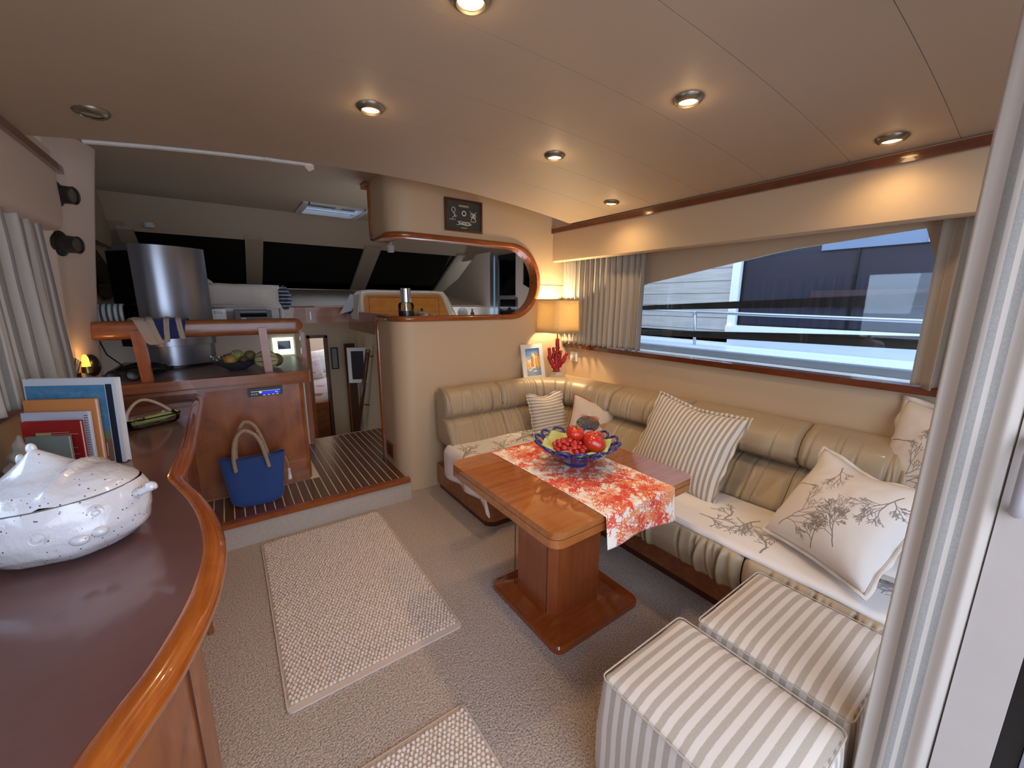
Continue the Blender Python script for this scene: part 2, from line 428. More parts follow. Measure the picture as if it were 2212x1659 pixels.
for i, (a, b) in enumerate(panes):
    w = quad('window_%d' % (i+1), [onscreen(a-0.02, -.02), onscreen(a-0.02, 1.02), onscreen(b+0.02, 1.02), onscreen(b+0.02, -.02)], M['darkglass'], 0.012)
    struct(w)
for i, (a, b) in enumerate(xm):
    P = [onscreen(a, -.05, -0.005), onscreen(b, -.05, -0.005), onscreen(b, 1.04, -0.005), onscreen(a, 1.04, -0.005)]
    struct(quad('trim_%d' % (3+i), P, M['liner'], 0.03))
struct(quad('wall_screen_left', [onscreen(-1.5, -.3), onscreen(-1.5, 1.1), onscreen(-0.56, 1.1), onscreen(-0.56, -.3)], M['liner'], 0.02))
struct(box('trim_7', -0.7, 3.2, 5.16, 5.30, 1.41, 1.452, M['nickel'], bevel=0.008))
struct(quad('wall_front', [(-1.4, 5.2, 1.43), (-1.4, 4.02, 1.262), (3.2, 4.02, 1.262), (3.2, 5.2, 1.43)], M['vinyl_w'], 0.02))
struct(box('trim_8', -0.62, 1.04, 3.985, 4.02, 1.125, 1.262, M['cherry_x'], bevel=0.006))
# diagonal-looking fiddle running aft along the companionway
struct(box('trim_9', 0.945, 0.985, 2.94, 3.99, 1.06, 1.225, M['cherry_y'], bevel=0.008))
# bulkhead at the forward end of the passage with the cabin doorway
prism('wall_forward', [(-0.9, -0.5), (0.70, -0.5), (0.70, 0.93), (0.845, 0.93), (0.845, -0.5), (1.6, -0.5), (1.6, 1.2), (-0.9, 1.2)], 'y', 4.72, 4.76, M['vinyl'])['kind'] = 'structure'
struct(box('trim_10', 0.845, 0.875, 4.69, 4.77, -0.5, 0.95, M['darkwood'], bevel=0.004))
struct(box('trim_11', 0.67, 0.875, 4.69, 4.77, 0.93, 0.96, M['darkwood'], bevel=0.004))
struct(box('trim_12', 0.655, 0.70, 4.69, 4.77, -0.5, 0.96, M['cherry_z'], bevel=0.004))
struct(box('wall_passage', 1.12, 1.14, 3.66, 4.72, -0.5, 1.2, M['vinyl']))
struct(box('ceiling_passage', -0.9, 1.3, 4.0, 7.0, 1.18, 1.2, M['vinyl_w']))
# cabin beyond
struct(box('wall_cabin_left', 0.0, 0.02, 4.76, 7.0, -0.5, 1.2, M['vinyl_w']))
struct(box('wall_cabin_right', 1.9, 1.92, 4.76, 7.0, -0.5, 1.2, M['vinyl_w']))
struct(box('wall_cabin_front', 0.0, 1.92, 6.9, 6.92, -0.5, 1.2, M['vinyl_w']))
struct(box('floor_cabin', -0.1, 2.0, 4.7, 7.0, -0.52, -0.5, M['carpet']))

# ---------------------------------------------------------------- side walls
# starboard: lower wall, recess wall with the shaped window
def wt(y):
    pts = [(-0.6, 1.0), (0.335, 1.0), (0.34, 1.0), (0.40, 1.50), (0.445, 1.632), (0.95, 1.594), (1.80, 1.452), (2.35, 1.30), (2.36, 1.0), (2.8, 1.0)]
    for (a, za), (b, zb) in zip(pts, pts[1:]):
        if a <= y <= b: return za+(zb-za)*(y-a)/max(1e-6, b-a)
    return 1.0
XW = 2.42
struct(box('wall_right', XW-0.03, XW+0.03, -0.6, 2.75, -0.02, 0.965, M['vinyl']))
yc = [-0.6, 0.335, 0.34, 0.37, 0.40, 0.42, 0.445]+[0.445+i*(2.35-0.445)/24 for i in range(1, 25)]+[2.36, 2.75]
v = []; f = []
for y in yc:
    z = wt(y)
    z = max(z, 0.96)
    v += [(XW, y, z), (XW, y, 2.0), (XW+0.04, y, z), (XW+0.04, y, 2.0)]
for i in range(len(yc)-1):
    a, b = i*4, i*4+4
    f += [(a, a+1, b+1, b), (a+2, b+2, b+3, a+3), (a, b, b+2, a+2)]
struct(mesh('wall_right_upper', v, f, M['vinyl']))
# fill forward and aft of the opening down to the sill
struct(box('wall_right_fore', XW, XW+0.04, 2.36, 2.75, 0.96, 1.02, M['vinyl'])); struct(box('wall_right_aft', XW, XW+0.04, -0.6, 0.335, 0.96, 1.02, M['vinyl']))
w = struct(box('window_5', XW+0.02, XW+0.026, 0.30, 2.40, 0.955, 1.70, M['tint']))
struct(box('trim_13', 2.345, 2.43, 0.262, 2.549, 0.945, 0.978, M['trim_y'], bevel=0.008, seg=3))
# starboard valance with wooden rail
val = struct(prism('wall_valance_right', [(2.20, 1.64), (2.212, 1.632), (2.25, 1.632), (2.25, 1.86), (2.40, 1.86), (2.40, 1.93), (2.20, 1.93), (2.195, 1.75)], 'y', -0.55, 2.548, M['vinyl'], bevel=0.004))
struct(box('trim_14', 2.178, 2.205, -0.55, 2.549, 1.848, 1.884, M['trim_y'], bevel=0.006, seg=3))
# port side
struct(box('wall_left', XL-0.05, XL, -0.6, 2.85, -0.02, 0.965, M['vinyl']))
struct(box('wall_left_aft', XL-0.05, XL, -0.6, 0.6, 0.96, 2.0, M['vinyl']))
struct(box('wall_left_fore', XL-0.05, XL, 2.35, 2.9, 0.96, 2.0, M['vinyl_w']))
struct(box('wall_left_upper', XL-0.05, XL, 0.6, 2.35, 1.62, 2.0, M['vinyl']))
struct(box('window_6', XL-0.04, XL-0.034, 0.6, 2.35, 0.96, 1.63, M['tint']))
struct(box('trim_15', XL-0.01, XL+0.035, -0.5, 2.86, 0.948, 0.978, M['trim_y'], bevel=0.008, seg=3))
lp = [(-0.53, 1.93), (-0.527, 1.75), (-0.53, 1.66), (-0.545, 1.622), (-0.575, 1.612), (-0.66, 1.612), (-0.66, 1.93)]
def lval(a, b):
    pass
prof = smoothpath([(-0.53, 1.94, 0), (-0.528, 1.75, 0), (-0.533, 1.66, 0), (-0.548, 1.625, 0), (-0.58, 1.612, 0)], 4)
struct(prism('wall_valance_left', [(p.x, p.y) for p in prof]+[(-0.66, 1.612), (-0.66, 1.94)], 'y', -0.55, 2.655, M['vinyl_w'], smooth=True))
autos(bpy.data.objects['wall_valance_left'].data, 40)
struct(box('trim_16', -0.532, -0.512, -0.55, 2.72, 1.862, 1.893, M['trim_y'], bevel=0.005, seg=3))
# port pillar, leaning outboard towards the bottom
def pil(a, b):
    z = 0.9+1.15*b; k = b**1.3
    sec = [(-0.66, 2.62), (-0.60+0.05*k, 2.66), (-0.60+0.07*k, 2.72), (-0.585+0.10*k, 2.82), (-0.575+0.125*k, 2.92), (-0.57+0.135*k, 2.98), (-0.60+0.10*k, 3.02), (-0.70, 3.04)]
    u = a*(len(sec)-1); i = min(int(u), len(sec)-2); t = u-i
    return (sec[i][0]*(1-t)+sec[i+1][0]*t, sec[i][1]*(1-t)+sec[i+1][1]*t, z)
struct(grid('wall_pillar', pil, 29, 12, M['vinyl_w']))
# wheelhouse port side
struct(box('wall_port_upper', -0.72, -0.66, 3.0, 4.5, 1.72, 2.12, M['liner']))
struct(box('wall_port_low', -0.80, -0.74, 2.85, 5.3, -0.02, 2.12, M['vinyl_w']))
struct(box('trim_17', -0.745, -0.70, 3.30, 3.55, 1.15, 1.74, M['alu'], bevel=0.004))
struct(box('trim_18', -0.745, -0.72, 3.75, 3.83, 1.15, 1.74, M['alu'], bevel=0.004))
struct(quad('window_8', [(-0.70, 4.02, 1.72), (-0.70, 5.0, 1.40), (-0.70, 4.55, 1.30), (-0.70, 4.02, 1.36)], M['darkglass'], 0.01))
# wheelhouse starboard side with sliding aluminium door
struct(box('wall_star_low', 2.46, 2.50, 2.72, 5.3, -0.02, 1.155, M['vinyl_w']))
struct(box('wall_star_up', 2.46, 2.50, 2.62, 5.3, 1.80, 2.12, M['liner']))
dr = empty('door_1', (2.45, 3.6, 1.1)); dr['kind'] = 'structure'
for (a, b, z0, z1, m_) in ((3.70, 3.76, 1.0, 1.82, 'alu'), (3.79, 3.86, 1.0, 1.82, 'alu'), (3.40, 3.70, 1.76, 1.80, 'black'), (3.40, 3.70, 1.345, 1.385, 'alu')):
    box('frame', 2.43, 2.455, a, b, z0, z1, M[m_], dr, bevel=0.004)
box('glass', 2.440, 2.445, 3.40, 3.70, 1.38, 1.78, M['darkglass'], dr)
box('lower_pane', 2.440, 2.445, 3.36, 3.70, 1.02, 1.36, M['tint'], dr)
struct(quad('wall_star_fore', [(2.44, 3.86, 1.1), (2.44, 3.86, 1.85), (2.44, 4.15, 1.85), (2.44, 4.6, 1.60), (2.44, 5.2, 1.40), (2.44, 5.2, 1.1)], M['vinyl_w'], 0.01))
struct(quad('wall_star_aft', [(2.445, 3.40, 1.0), (2.445, 3.40, 1.84), (2.445, 3.28, 1.84), (2.445, 3.28, 1.49), (2.445, 2.62, 1.25), (2.445, 2.62, 1.0)], M['vinyl_w'], 0.01))
struct(quad('window_9', [(2.455, 3.29, 1.2), (2.455, 3.29, 1.84), (2.455, 2.6, 1.84), (2.455, 2.6, 1.2)], M['darkglass'], 0.004))
# aft bulkhead: doorway open to the cockpit behind the camera
struct(box('wall_back', 1.55, 2.5, -0.62, -0.57, -0.02, 2.0, M['vinyl']))
struct(box('wall_back_top', -0.7, 1.56, -0.62, -0.57, 1.90, 2.0, M['vinyl']))
struct(box('floor_cockpit', -1.5, 3.0, -3.5, -0.6, -0.12, -0.05, M['teak']))
struct(box('wall_hull_left', -1.45, -1.35, 2.9, 5.6, -0.6, 1.0, M['white']))
struct(box('wall_hull_front', -1.4, 3.2, 5.31, 5.35, -0.6, 1.4, M['white'])) if False else None

# ---------------------------------------------------------------- partition with the oblong opening
def ppath(s):
    """s metres from the forward edge of the side return, round the corner, along the front"""
    a, R = 0.25, 0.13; arc = R*pi/2
    if s < a: return (0.885, 2.93-s, -1, 0)
    if s < a+arc:
        q = (s-a)/R; return (0.885+R-R*cos(q), 2.68-R*sin(q), -cos(q), -sin(q))
    return (0.885+R+(s-a-arc), YP, 0, -1)
S0 = 0.25+0.13*pi/2-(0.885+0.13)       # s = x + S0 on the front
def sx_(x): return x+S0
XC, ZC, RC = 1.79, 1.468, 0.262
ss = [0, 0.08, 0.16, 0.25]+[0.25+0.13*pi/2*i/8 for i in range(1, 9)]+[sx_(x) for x in (1.2, 1.4, 1.6, XC)]+[sx_(XC+RC*sin(pi/2*i/14)) for i in range(1, 15)]
send = [sx_(2.08), sx_(2.2), sx_(2.46)]
def zlo(s):
    x = s-S0
    if x <= XC: return ZC-RC
    return ZC-sqrt(max(0, RC*RC-(x-XC)**2))
def zhi(s):
    x = s-S0
    if x <= XC: return ZC+RC
    return ZC+sqrt(max(0, RC*RC-(x-XC)**2))
def wallstrip(name, slist, zf0, zf1, th=0.07, nz=1):
    v = []; f = []
    for s in slist:
        x, y, nx, ny = ppath(s)
        z0, z1 = zf0(s), zf1(s)
        v += [(x, y, z0), (x, y, z1), (x-nx*th, y-ny*th, z0), (x-nx*th, y-ny*th, z1)]
    n = len(slist)
    for i in range(n-1):
        a, b = i*4, i*4+4
        f += [(a, b, b+1, a+1), (a+2, a+3, b+3, b+2), (a, a+2, b+2, b), (a+1, b+1, b+3, a+3)]
    f += [(0, 1, 3, 2), ((n-1)*4, (n-1)*4+2, (n-1)*4+3, (n-1)*4+1)]
    o = mesh(name, v, f, M['vinyl'], None, True); autos(o.data, 40); return struct(o)
wallstrip('wall_partition_lower', ss, lambda s: -0.02, zlo)
wallstrip('wall_partition_upper', ss, zhi, lambda s: 2.11)
wallstrip('wall_partition_side', [ss[-1]]+send, lambda s: -0.02, lambda s: 2.11)
# wooden trim swept round the opening and down both ends of the return
tp = []; tn = []
def addp(s, z):
    x, y, nx, ny = ppath(s); tp.append(Vector((x, y, z))); tn.append(Vector((nx, ny, 0)))
for z in [0.15, 0.5, 0.9, 1.10, 1.15]: addp(0.0, z)
for q in (0.2, 0.5, 0.8): addp(0.05*q, 1.15+0.056*sqrt(1-(1-q)**2))
for s in ss[1:16]: addp(s, zlo(s))
for i in range(1, 24):
    q = pi*i/24; addp(sx_(XC+RC*sin(q)), ZC-RC*cos(q))
for s in ss[15:0:-1]: addp(s, zhi(s))
for q in (0.5, 0.15): addp(0.04*q, 1.73+0.02*(1-q))
for z in [1.78, 1.85, 1.95, 2.09]: addp(0.0, z)
W_, T_ = 0.012, 0.018
prof = [(W_, -T_*.8), (W_+.003, 0), (W_, T_*.8), (W_-0.006, T_), (-0.085, T_), (-0.085, -T_), (W_-.006, -T_)]
o = sweep('trim_19', tp, prof, M['trim_x'], nrms=tn, ang=50); struct(o)
struct(box('trim_20', 0.855, 0.90, 2.90, 3.02, 2.07, 2.098, M['cherry_y'], bevel=0.004))
# faint joint line on the partition right of the opening
struct(box('trim_21', 2.06, 2.40, YP-0.0015, YP+0.01, 1.452, 1.455, M['darkwood']))

# ---------------------------------------------------------------- neighbouring boat outside the starboard window
nb = empty('boat', (4.2, 1.0, 0.0), 'white neighbouring motor yacht seen through the starboard window', 'boat')
def plankmat():
    m, t, b = newmat('bleached_planks'); v = coords(t, 'Object', (1, 1, 1)); v2 = coords(t, 'Object', (30, 1.5, 30))
    n = noisen(t, v2, 1.5, 5, 0.6)
    t.links.new(mixc(t, n, srgb('8f8b86'), srgb('d5d0c8')), b.inputs['Base Color']); b.inputs['Roughness'].default_value = 0.7
    return m
M['bleach'] = plankmat()
M['hullwhite'] = plain('hull_white', 'e8f0f6', 0.35, var=0.02, coat=0.3)
M['hulldark'] = plain('tinted_hull_window', '2a2c38', 0.22, var=0.15, vs=1.5)
M['hullblue'] = plain('blue_grey_panel', '6f7f96', 0.4, var=0.05)
for i in range(12):
    z = 0.95+i*0.115
    for (ya, yb) in ((1.93, 3.05), (3.06, 4.2)):
        box('plank', 3.86, 3.88, ya, yb, z+0.002, z+0.113, M['bleach'], nb, bevel=0.002, seg=1)
box('backing', 3.88, 3.92, -1.5, 4.3, 1.03, 2.6, M['black'], nb)
box('lower_side', 3.86, 3.92, -1.5, 4.3, 0.6, 1.04, M['hullwhite'], nb)
box('window_frame', 3.82, 3.87, 1.86, 1.93, 1.06, 2.6, M['hullwhite'], nb, bevel=0.01)
box('window_sill', 3.80, 3.87, -1.2, 1.93, 1.03, 1.12, M['hullwhite'], nb, bevel=0.012)
box('tinted_window', 3.85, 3.87, -1.2, 1.82, 1.13, 2.6, M['hulldark'], nb)
box('mullion', 3.838, 3.85, 1.03, 1.045, 1.13, 2.5, M['black'], nb)
box('blue_panel', 3.83, 3.85, -0.4, 1.27, 1.72, 1.92, M['hullblue'], nb, bevel=0.005)
box('bright_spot', 3.82, 3.83, 0.98, 1.14, 1.80, 1.90, plain('painted_spot', '8fa0b4', .5), nb)  # pale patches painted as bright spots on the tinted window
box('bright_spot', 3.82, 3.83, 0.55, 0.68, 1.72, 1.90, bpy.data.materials['painted_spot'], nb)
quadm = plain('brown_reflection', '3a2c30', 0.4, var=0.1)
box('painted_reflection', 3.835, 3.85, -0.6, 1.30, 1.30, 1.42, quadm, nb, bevel=0.004)  # brown band painted as a reflection across the tinted window
box('side_deck', 3.35, 3.9, -1.4, 4.3, 0.86, 0.93, M['hullwhite'], nb, bevel=0.01)
box('deck_band', 3.345, 3.36, -1.4, 4.3, 0.78, 0.80, M['hullblue'], nb)
box('rubbing_strake', 3.30, 3.36, -1.4, 4.3, 0.88, 0.925, plain('grey_strake', '7d8894', 0.5), nb, bevel=0.012)
box('hull_side', 3.33, 3.37, -1.4, 4.3, 0.2, 0.87, M['hullwhite'], nb)
tube('top_rail', [(3.6, -1.0, 1.19), (3.6, 2.10, 1.235), (3.6, 2.14, 1.21)], 0.014, M['alu'], nb)
tube('top_rail', [(3.62, 2.1, 1.235), (3.62, 4.0, 1.26)], 0.010, M['alu'], nb)
tube('stanchion', [(3.6, 2.12, 1.23), (3.6, 2.09, 0.82)], 0.014, M['alu'], nb)
bar = empty('fender_rail', (3.2, 1.3, 1.1), 'pair of black horizontal bars just outside the starboard window', 'rail')
prism('upper_bar', [(2.6, 1.246), (2.6, 1.282), (0.0, 1.408), (0.0, 1.326)], 'x', 3.2, 3.24, M['black'], bar, bevel=0.004)
prism('lower_bar', [(2.6, 1.022), (2.6, 1.058), (0.0, 1.160), (0.0, 1.074)], 'x', 3.2, 3.24, M['black'], bar, bevel=0.004)
for z in (0.0,):
    tube('support', [(3.22, -0.2, 0.7), (3.22, -0.2, 1.38)], 0.012, M['black'], bar)
    tube('support', [(3.22, 2.58, 0.7), (3.22, 2.58, 1.26)], 0.012, M['black'], bar)
# ================================================================ sofa
def cpath(s):
    """crest of the backrest: along the partition, round the corner, down the window wall"""
    R = 0.45; a = 1.75-1.13; arc = R*pi/2
    if s <= a: return (1.13+s, 2.42, 0, -1)
    if s <= a+arc:
        q = (s-a)/R; return (1.75+R*sin(q), 1.97+R*cos(q), -sin(q), -cos(q))
    t = s-a-arc; ln = sqrt(0.13**2+1.77**2); ux, uy = 0.13/ln, -1.77/ln
    return (2.20+ux*t, 1.97+uy*t, uy, -ux)
SARC = 0.62+0.45*pi/2; STOT = SARC+1.83
def frontD(s):      # how far the foot of the back stands in front of the crest
    if s < 0.62: return 0.165
    if s < SARC: return 0.165+(0.28-0.165)*(s-0.62)/(SARC-0.62)
    return 0.28+0.07*(s-SARC)/1.77
BP = [(-0.085, 0.655), (-0.085, 0.70), (-0.065, 0.728), (-0.03, 0.742), (0.01, 0.742), (0.045, 0.725), (0.068, 0.695), (0.08, 0.655), (0.085, 0.61), (0.080, 0.580), (0.060, 0.556), (0.040, 0.545), (0.062, 0.535), (0.092, 0.512), (0.105, 0.48), (0.125, 0.44), (0.145, 0.40), (0.150, 0.37), (0.13, 0.352)]
def bprof(t):
    u = t*(len(BP)-1); i = min(int(u), len(BP)-2); k = u-i
    return (BP[i][0]*(1-k)+BP[i+1][0]*k, BP[i][1]*(1-k)+BP[i+1][1]*k)
sofa = empty('corner_sofa', (1.6, 1.5, 0), 'beige leather corner sofa with gathered backrests on a cherry plinth', 'sofa')
def pleats(R, ln, n):
    return [(R.uniform(0.03, ln-0.03), R.uniform(-0.10, 0.10), R.uniform(0.008, 0.017), R.uniform(0.004, 0.008), R.choice((0, 1, 2))) for _ in range(n)]
def back_cushion(s0, s1, seed):
    R = random.Random(seed); ln = s1-s0; nu = max(30, int(ln/0.0042)); nv = 48
    pl = pleats(R, ln, int(ln/0.036))
    def fn(a, b):
        s = s0+ln*a; ends = min(a, 1-a)*ln
        rnd_ = 1-max(0, 1-ends/0.03)**2           # rounded ends
        d, z = bprof(b)
        k = frontD(s)/0.15
        x, y, nx, ny = cpath(s)
        dd = d*(k if d > 0.05 else 1+(k-1)*max(0, d)/0.05)
        if z < 0.70: pass
        w = 0
        for (c, sl, dp, wd, half) in pl:
            up_ = z > 0.545
            if half == 1 and up_: continue
            if half == 2 and not up_: continue
            zz = abs(z-0.545)/0.19
            cc = c+sl*(z-0.545)
            fade = exp(-zz*1.1)*0.9+0.25
            w -= dp*fade*exp(-((s-s0-cc)/wd)**2)
            w += 0.35*dp*fade*exp(-((s-s0-cc-1.8*wd)/(1.4*wd))**2)
        w += 0.0025*ns(s*14, z*9, seed)
        if b < 0.12: w *= b/0.12
        sag = 0.010*(1-rnd_)*1.0
        dd = dd+w-(1-rnd_)*0.022*(1 if b > 0.15 else 0)
        z2 = z-(1-rnd_)*0.016*(1 if z > 0.6 else -0.2)+0.004*ns(s*5, 3, seed)*(z > 0.6)
        return (min(x+nx*dd, 2.384), min(y+ny*dd, 2.545), z2)
    o = grid('back_cushion', fn, nu, nv, M['leather'], sofa)
    # end caps
    return o
segs = [(0.0, 0.445), (0.447, 1.50), (1.502, 2.02), (2.022, 2.61), (2.612, STOT)]
for i, (a, b) in enumerate(segs): back_cushion(a, b, 11+i*7)
# padded end cap at the forward left
def endcap():
    pts = [(bprof(i/40)) for i in range(41)]
    cx = sum(p[0] for p in pts)/41; v = []; f = []
    rings = [(1.0, 0.004), (0.93, -0.006), (0.8, -0.012), (0.4, -0.014), (0.0, -0.015)]
    P = [(2.42-max(d*(1.1 if d > .05 else 1), -0.085), z) for d, z in pts]+[(2.505, 0.36), (2.505, 0.5)]
    my, mz = 2.40, 0.55
    for k, off in rings:
        for (y, z) in P: v.append((1.132+off, my+(y-my)*k, mz+(z-mz)*k))
    n = len(P)
    for r_ in range(len(rings)-1):
        for i in range(n): f.append((r_*n+i, r_*n+(i+1) % n, (r_+1)*n+(i+1) % n, (r_+1)*n+i))
    mesh('end_panel', v, f, M['leather'], sofa, True)
endcap()
tube('piping', [(1.128, 2.42-d*(1.1 if d > .05 else 1), z) for d, z in BP[3:18]], 0.004, M['leather'], sofa, 6)
# plinth
def chamfer_plinth(z0, z1, ins, mat, name, bev):
    a = ins
    pts = [(1.12+a, 2.50), (1.12+a, 1.86+a), (1.135+a, 1.835+a), (1.165+a, 1.815+a), (1.585+a, 1.80+a), (1.61+a, 1.77+a), (1.62+a, 1.72), (1.62+a, 0.12), (2.36, 0.12), (2.36, 2.50)]
    return prism(name, pts, 'z', z0, z1, mat, sofa, bevel=bev, seg=2)
chamfer_plinth(0.045, 0.19, 0.0, M['cherry_x'], 'plinth', 0.004)
chamfer_plinth(0.0, 0.047, 0.018, M['darkwood'], 'toe_board', 0)
# seat cushions: rounded front with gathers
def seat(name, A, B, depth, z0, z1, seed, gather=True, bulge=0.095):
    """front edge runs A->B; cushion extends to the left-hand normal by depth"""
    A = Vector(A); B = Vector(B); ln = (B-A).length; t = (B-A)/ln; nrm = Vector((-t.y, t.x, 0))
    R = random.Random(seed); pl = pleats(R, ln, int(ln/0.032)) if gather else []
    prof = [(0.06, z0), (0.02, z0+0.012), (-0.03, z0+0.03), (-bulge*.55, z0+0.075), (-bulge*.66, z0+0.12), (-bulge*.55, z1-0.022), (-bulge*.2, z1-0.004), (0.05, z1+0.002), (0.2, z1), (depth, z1)]
    prof = [(p.x, p.y) for p in smoothpath([(a, b, 0) for a, b in prof], 5)]
    nv = len(prof); nu = max(24, int(ln/0.0045))
    def fn(a, b):
        d, z = prof[int(round(b*(nv-1)))]
        e = min(a, 1-a)*ln; r_ = max(0, 1-e/0.03)**2
        w = 0
        if d < 0.06:
            for (c, sl, dp, wd, half) in pl:
                w += (dp*1.1*exp(-((a*ln-c-sl*1.5*(z-z0)))**2/(wd*.8)**2)-dp*.5*exp(-((a*ln-c-sl*1.5*(z-z0)-2*wd))**2/(wd*1.5)**2))*min(1, max(0, (z1+.01-z)/0.05))
        w += 0.003*ns(a*ln*8, z*10, seed)
        p = A+t*(ln*a)+nrm*(d+w+r_*0.02)
        return (p.x, p.y, z-r_*0.006)
    return grid(name, fn, nu, nv, M['leather'], sofa)
seat('seat_cushion', (1.555, 1.80, 0), (1.555, 0.605, 0), 0.40, 0.175, 0.375, 5)
seat('seat_cushion', (1.555, 0.60, 0), (1.555, 0.12, 0), 0.40, 0.175, 0.375, 6)
seat('seat_cushion', (1.135, 1.845, 0), (1.60, 1.845, 0), 0.45, 0.175, 0.375, 7)
box('seat_cushion', 1.125, 1.50, 1.87, 2.30, 0.18, 0.374, M['leather'], sofa, bevel=0.03, seg=4)
box('seat_core', 1.63, 2.2, 0.13, 2.3, 0.16, 0.36, M['leather'], sofa)
# shelf behind the backrest
sh = prism('trim_22', [(1.14, 2.548), (1.14, 2.50), (1.8, 2.44), (2.02, 2.36), (2.18, 2.2), (2.26, 1.9), (2.36, 0.15), (2.388, 0.15), (2.388, 2.548)], 'z', 0.64, 0.70, M['vinyl']); struct(sh)

# ---------------------------------------------------------------- coral prints
R_ = random.Random(3)
def coral_cloth(w, h, n, bgc, cols, size, seed, depth=6, wd=5, sparse=True):
    R = random.Random(seed); a = canvas(w, h, bgc)
    for k in range(n):
        c = hexc(R.choice(cols)); coral(a, R, R.uniform(0, w), R.uniform(0, h), R.uniform(0, 2*pi), size*R.uniform(.7, 1.2), wd, depth, c, 0.55, 0.82, 2)
    return a
a = coral_cloth(1024, 512, 26, 'e2dcd6', ['98928e', 'a39d98', '8d8884'], 52, 21, 5, 6)
M['throw'] = imgmat('grey_coral_throw', a**2.2 if False else a)
a = canvas(768, 1024, 'e9dccd'); R = random.Random(9)
cols = ['d8422f', 'd9502f', 'e0703a', 'c93a2c', 'e58a55']
for k in range(250):
    c = hexc(R.choice(cols)); coral(a, R, R.uniform(0, 768), R.uniform(0, 1024), R.uniform(0, 2*pi), R.uniform(34, 52), 5.6, 5, c, 0.55, 0.9, 3.8)
M['runner'] = imgmat('red_coral_linen', a)
a = canvas(768, 768, 'd9cfc4'); R = random.Random(31); g = hexc('7f766e')
for (x, y, an, ln, d) in ((140, 60, 1.25, 120, 6), (560, 120, 1.9, 90, 7), (420, 30, 1.4, 70, 6), (660, 640, -1.9, 80, 6), (230, 700, -1.2, 70, 5), (60, 420, 0.3, 60, 5)):
    coral(a, R, x, y, an, ln, 7, d, g, 0.42, 0.8, 3)
M['coralcushion'] = imgmat('grey_coral_linen', a)

# throws
def throw_left():
    hx = 1.08
    def fn(a, b):
        # a: along x with drop over the left end, b: along y with drop over the front
        La = 0.20; Lb = 0.16+0.03*sin(a*9)+0.02*ns(a*4, 2)
        s = a*(0.90+La)-La; t = b*(0.50+Lb)-Lb
        x = 1.108+max(s, 0); y = 1.80+max(t, 0); z = 0.386
        if s < 0: z += s*0.97; x += -0.03*sin(min(1, -s/0.05)*pi/2)+0.012*sin(t*26)*(-s/La)
        if t < 0:
            z += t*0.97 if s >= 0 else t*0.45; y -= 0.042*sin(min(1, -t/0.05)*pi/2)+0.014*sin(s*30+1)*(-t/Lb)
        z += 0.003*ns(x*9, y*9)
        return (x, y, max(z, 0.13))
    o = grid('coral_throw', fn, 90, 60, M['throw'], None, uvf=lambda a, b: (a*0.62, b*0.62+0.35), thick=0.004)
    L(o, 'white throw with grey coral print hanging over the left seat end', 'throw')
throw_left()
def throw_right():
    def fn(a, b):
        y = 1.80-1.67*a; d = b*0.42; x = 1.524+d
        z = 0.382+0.004*ns(x*7, y*7)
        e = max(0, 1-b/0.06); z -= e*e*0.016; x += e*0.004*ns(y*12, 1)
        return (x, y, z+0.003)
    o = grid('coral_throw', fn, 120, 40, M['throw'], None, uvf=lambda a, b: (a*1.35, b*0.72), thick=0.004)
    L(o, 'white throw with grey coral print spread flat along the window seat', 'throw')
throw_right()

# ================================================================ table
tb = empty('dining_table', (1.127, 1.175, 0), 'varnished folding pedestal table in front of the corner sofa', 'table')
for nm, z0, z1 in (('table_leaf', 0.597, 0.62), ('table_leaf', 0.566, 0.5945)):
    prism(nm, rrect(0.765, 0.71, 0.045, 6, 1.127, 1.175), 'z', z0, z1, M['table'], tb, bevel=0.006, seg=3, ang=50)
prism('apron', rrect(0.70, 0.64, 0.03, 4, 1.127, 1.175), 'z', 0.548, 0.567, M['pedestal'], tb)
def octo(w, d, c): return [(w/2-c, -d/2), (w/2, -d/2+c), (w/2, d/2-c), (w/2-c, d/2), (-w/2+c, d/2), (-w/2, d/2-c), (-w/2, -d/2+c), (-w/2+c, -d/2)]
prism('pedestal', [(1.10+x, 1.185+y) for x, y in octo(0.31, 0.26, 0.035)], 'z', 0.05, 0.55, M['pedestal'], tb, bevel=0.003, seg=1)
for x, y in ((0.942, 1.30), (0.942, 1.08)): box('edge_strip', x, x+0.003, y, y+0.003, 0.06, 0.545, M['darkwood'], tb)
def basep():
    rings = [(0.485, 0.0), (0.485, 0.022), (0.475, 0.030), (0.34, 0.052), (0.325, 0.055)]
    v = []; f = []
    for w, z in rings:
        for p in rrect(w, w-0.01, 0.035 if w > .4 else 0.02, 5, 1.125, 1.175): v.append((p[0], p[1], z))
    n = 24
    for i in range(len(rings)-1):
        for k in range(n): f.append((i*n+k, i*n+(k+1) % n, (i+1)*n+(k+1) % n, (i+1)*n+k))
    f.append(tuple(range(n))[::-1]); f.append(tuple((len(rings)-1)*n+k for k in range(n)))
    o = mesh('base_plate', v, f, M['baseplate'], tb, True); autos(o.data, 15)
basep()
# runner
def runner():
    def fn(a, b):
        x = 0.952+0.385*a+0.012*sin(b*3)
        s = b*(0.70+0.13)-0.13         # negative = hangs over the aft edge
        y = 0.817+max(s, 0); z = 0.6225+0.0012*ns(x*15, y*15)
        if s < 0:
            z += s*(0.85+0.15*a); y -= 0.010+0.012*(-s/0.13)*(1+sin(a*7+1))*0.8
        elif s < 0.01: y -= 0.008*(1-s/0.01)
        return (x, y, z)
    o = grid('table_runner', fn, 60, 110, M['runner'], None, uvf=lambda a, b: (a, b*1.6), thick=0.0018)
    L(o, 'off-white table runner printed with red coral branches', 'runner')
runner()

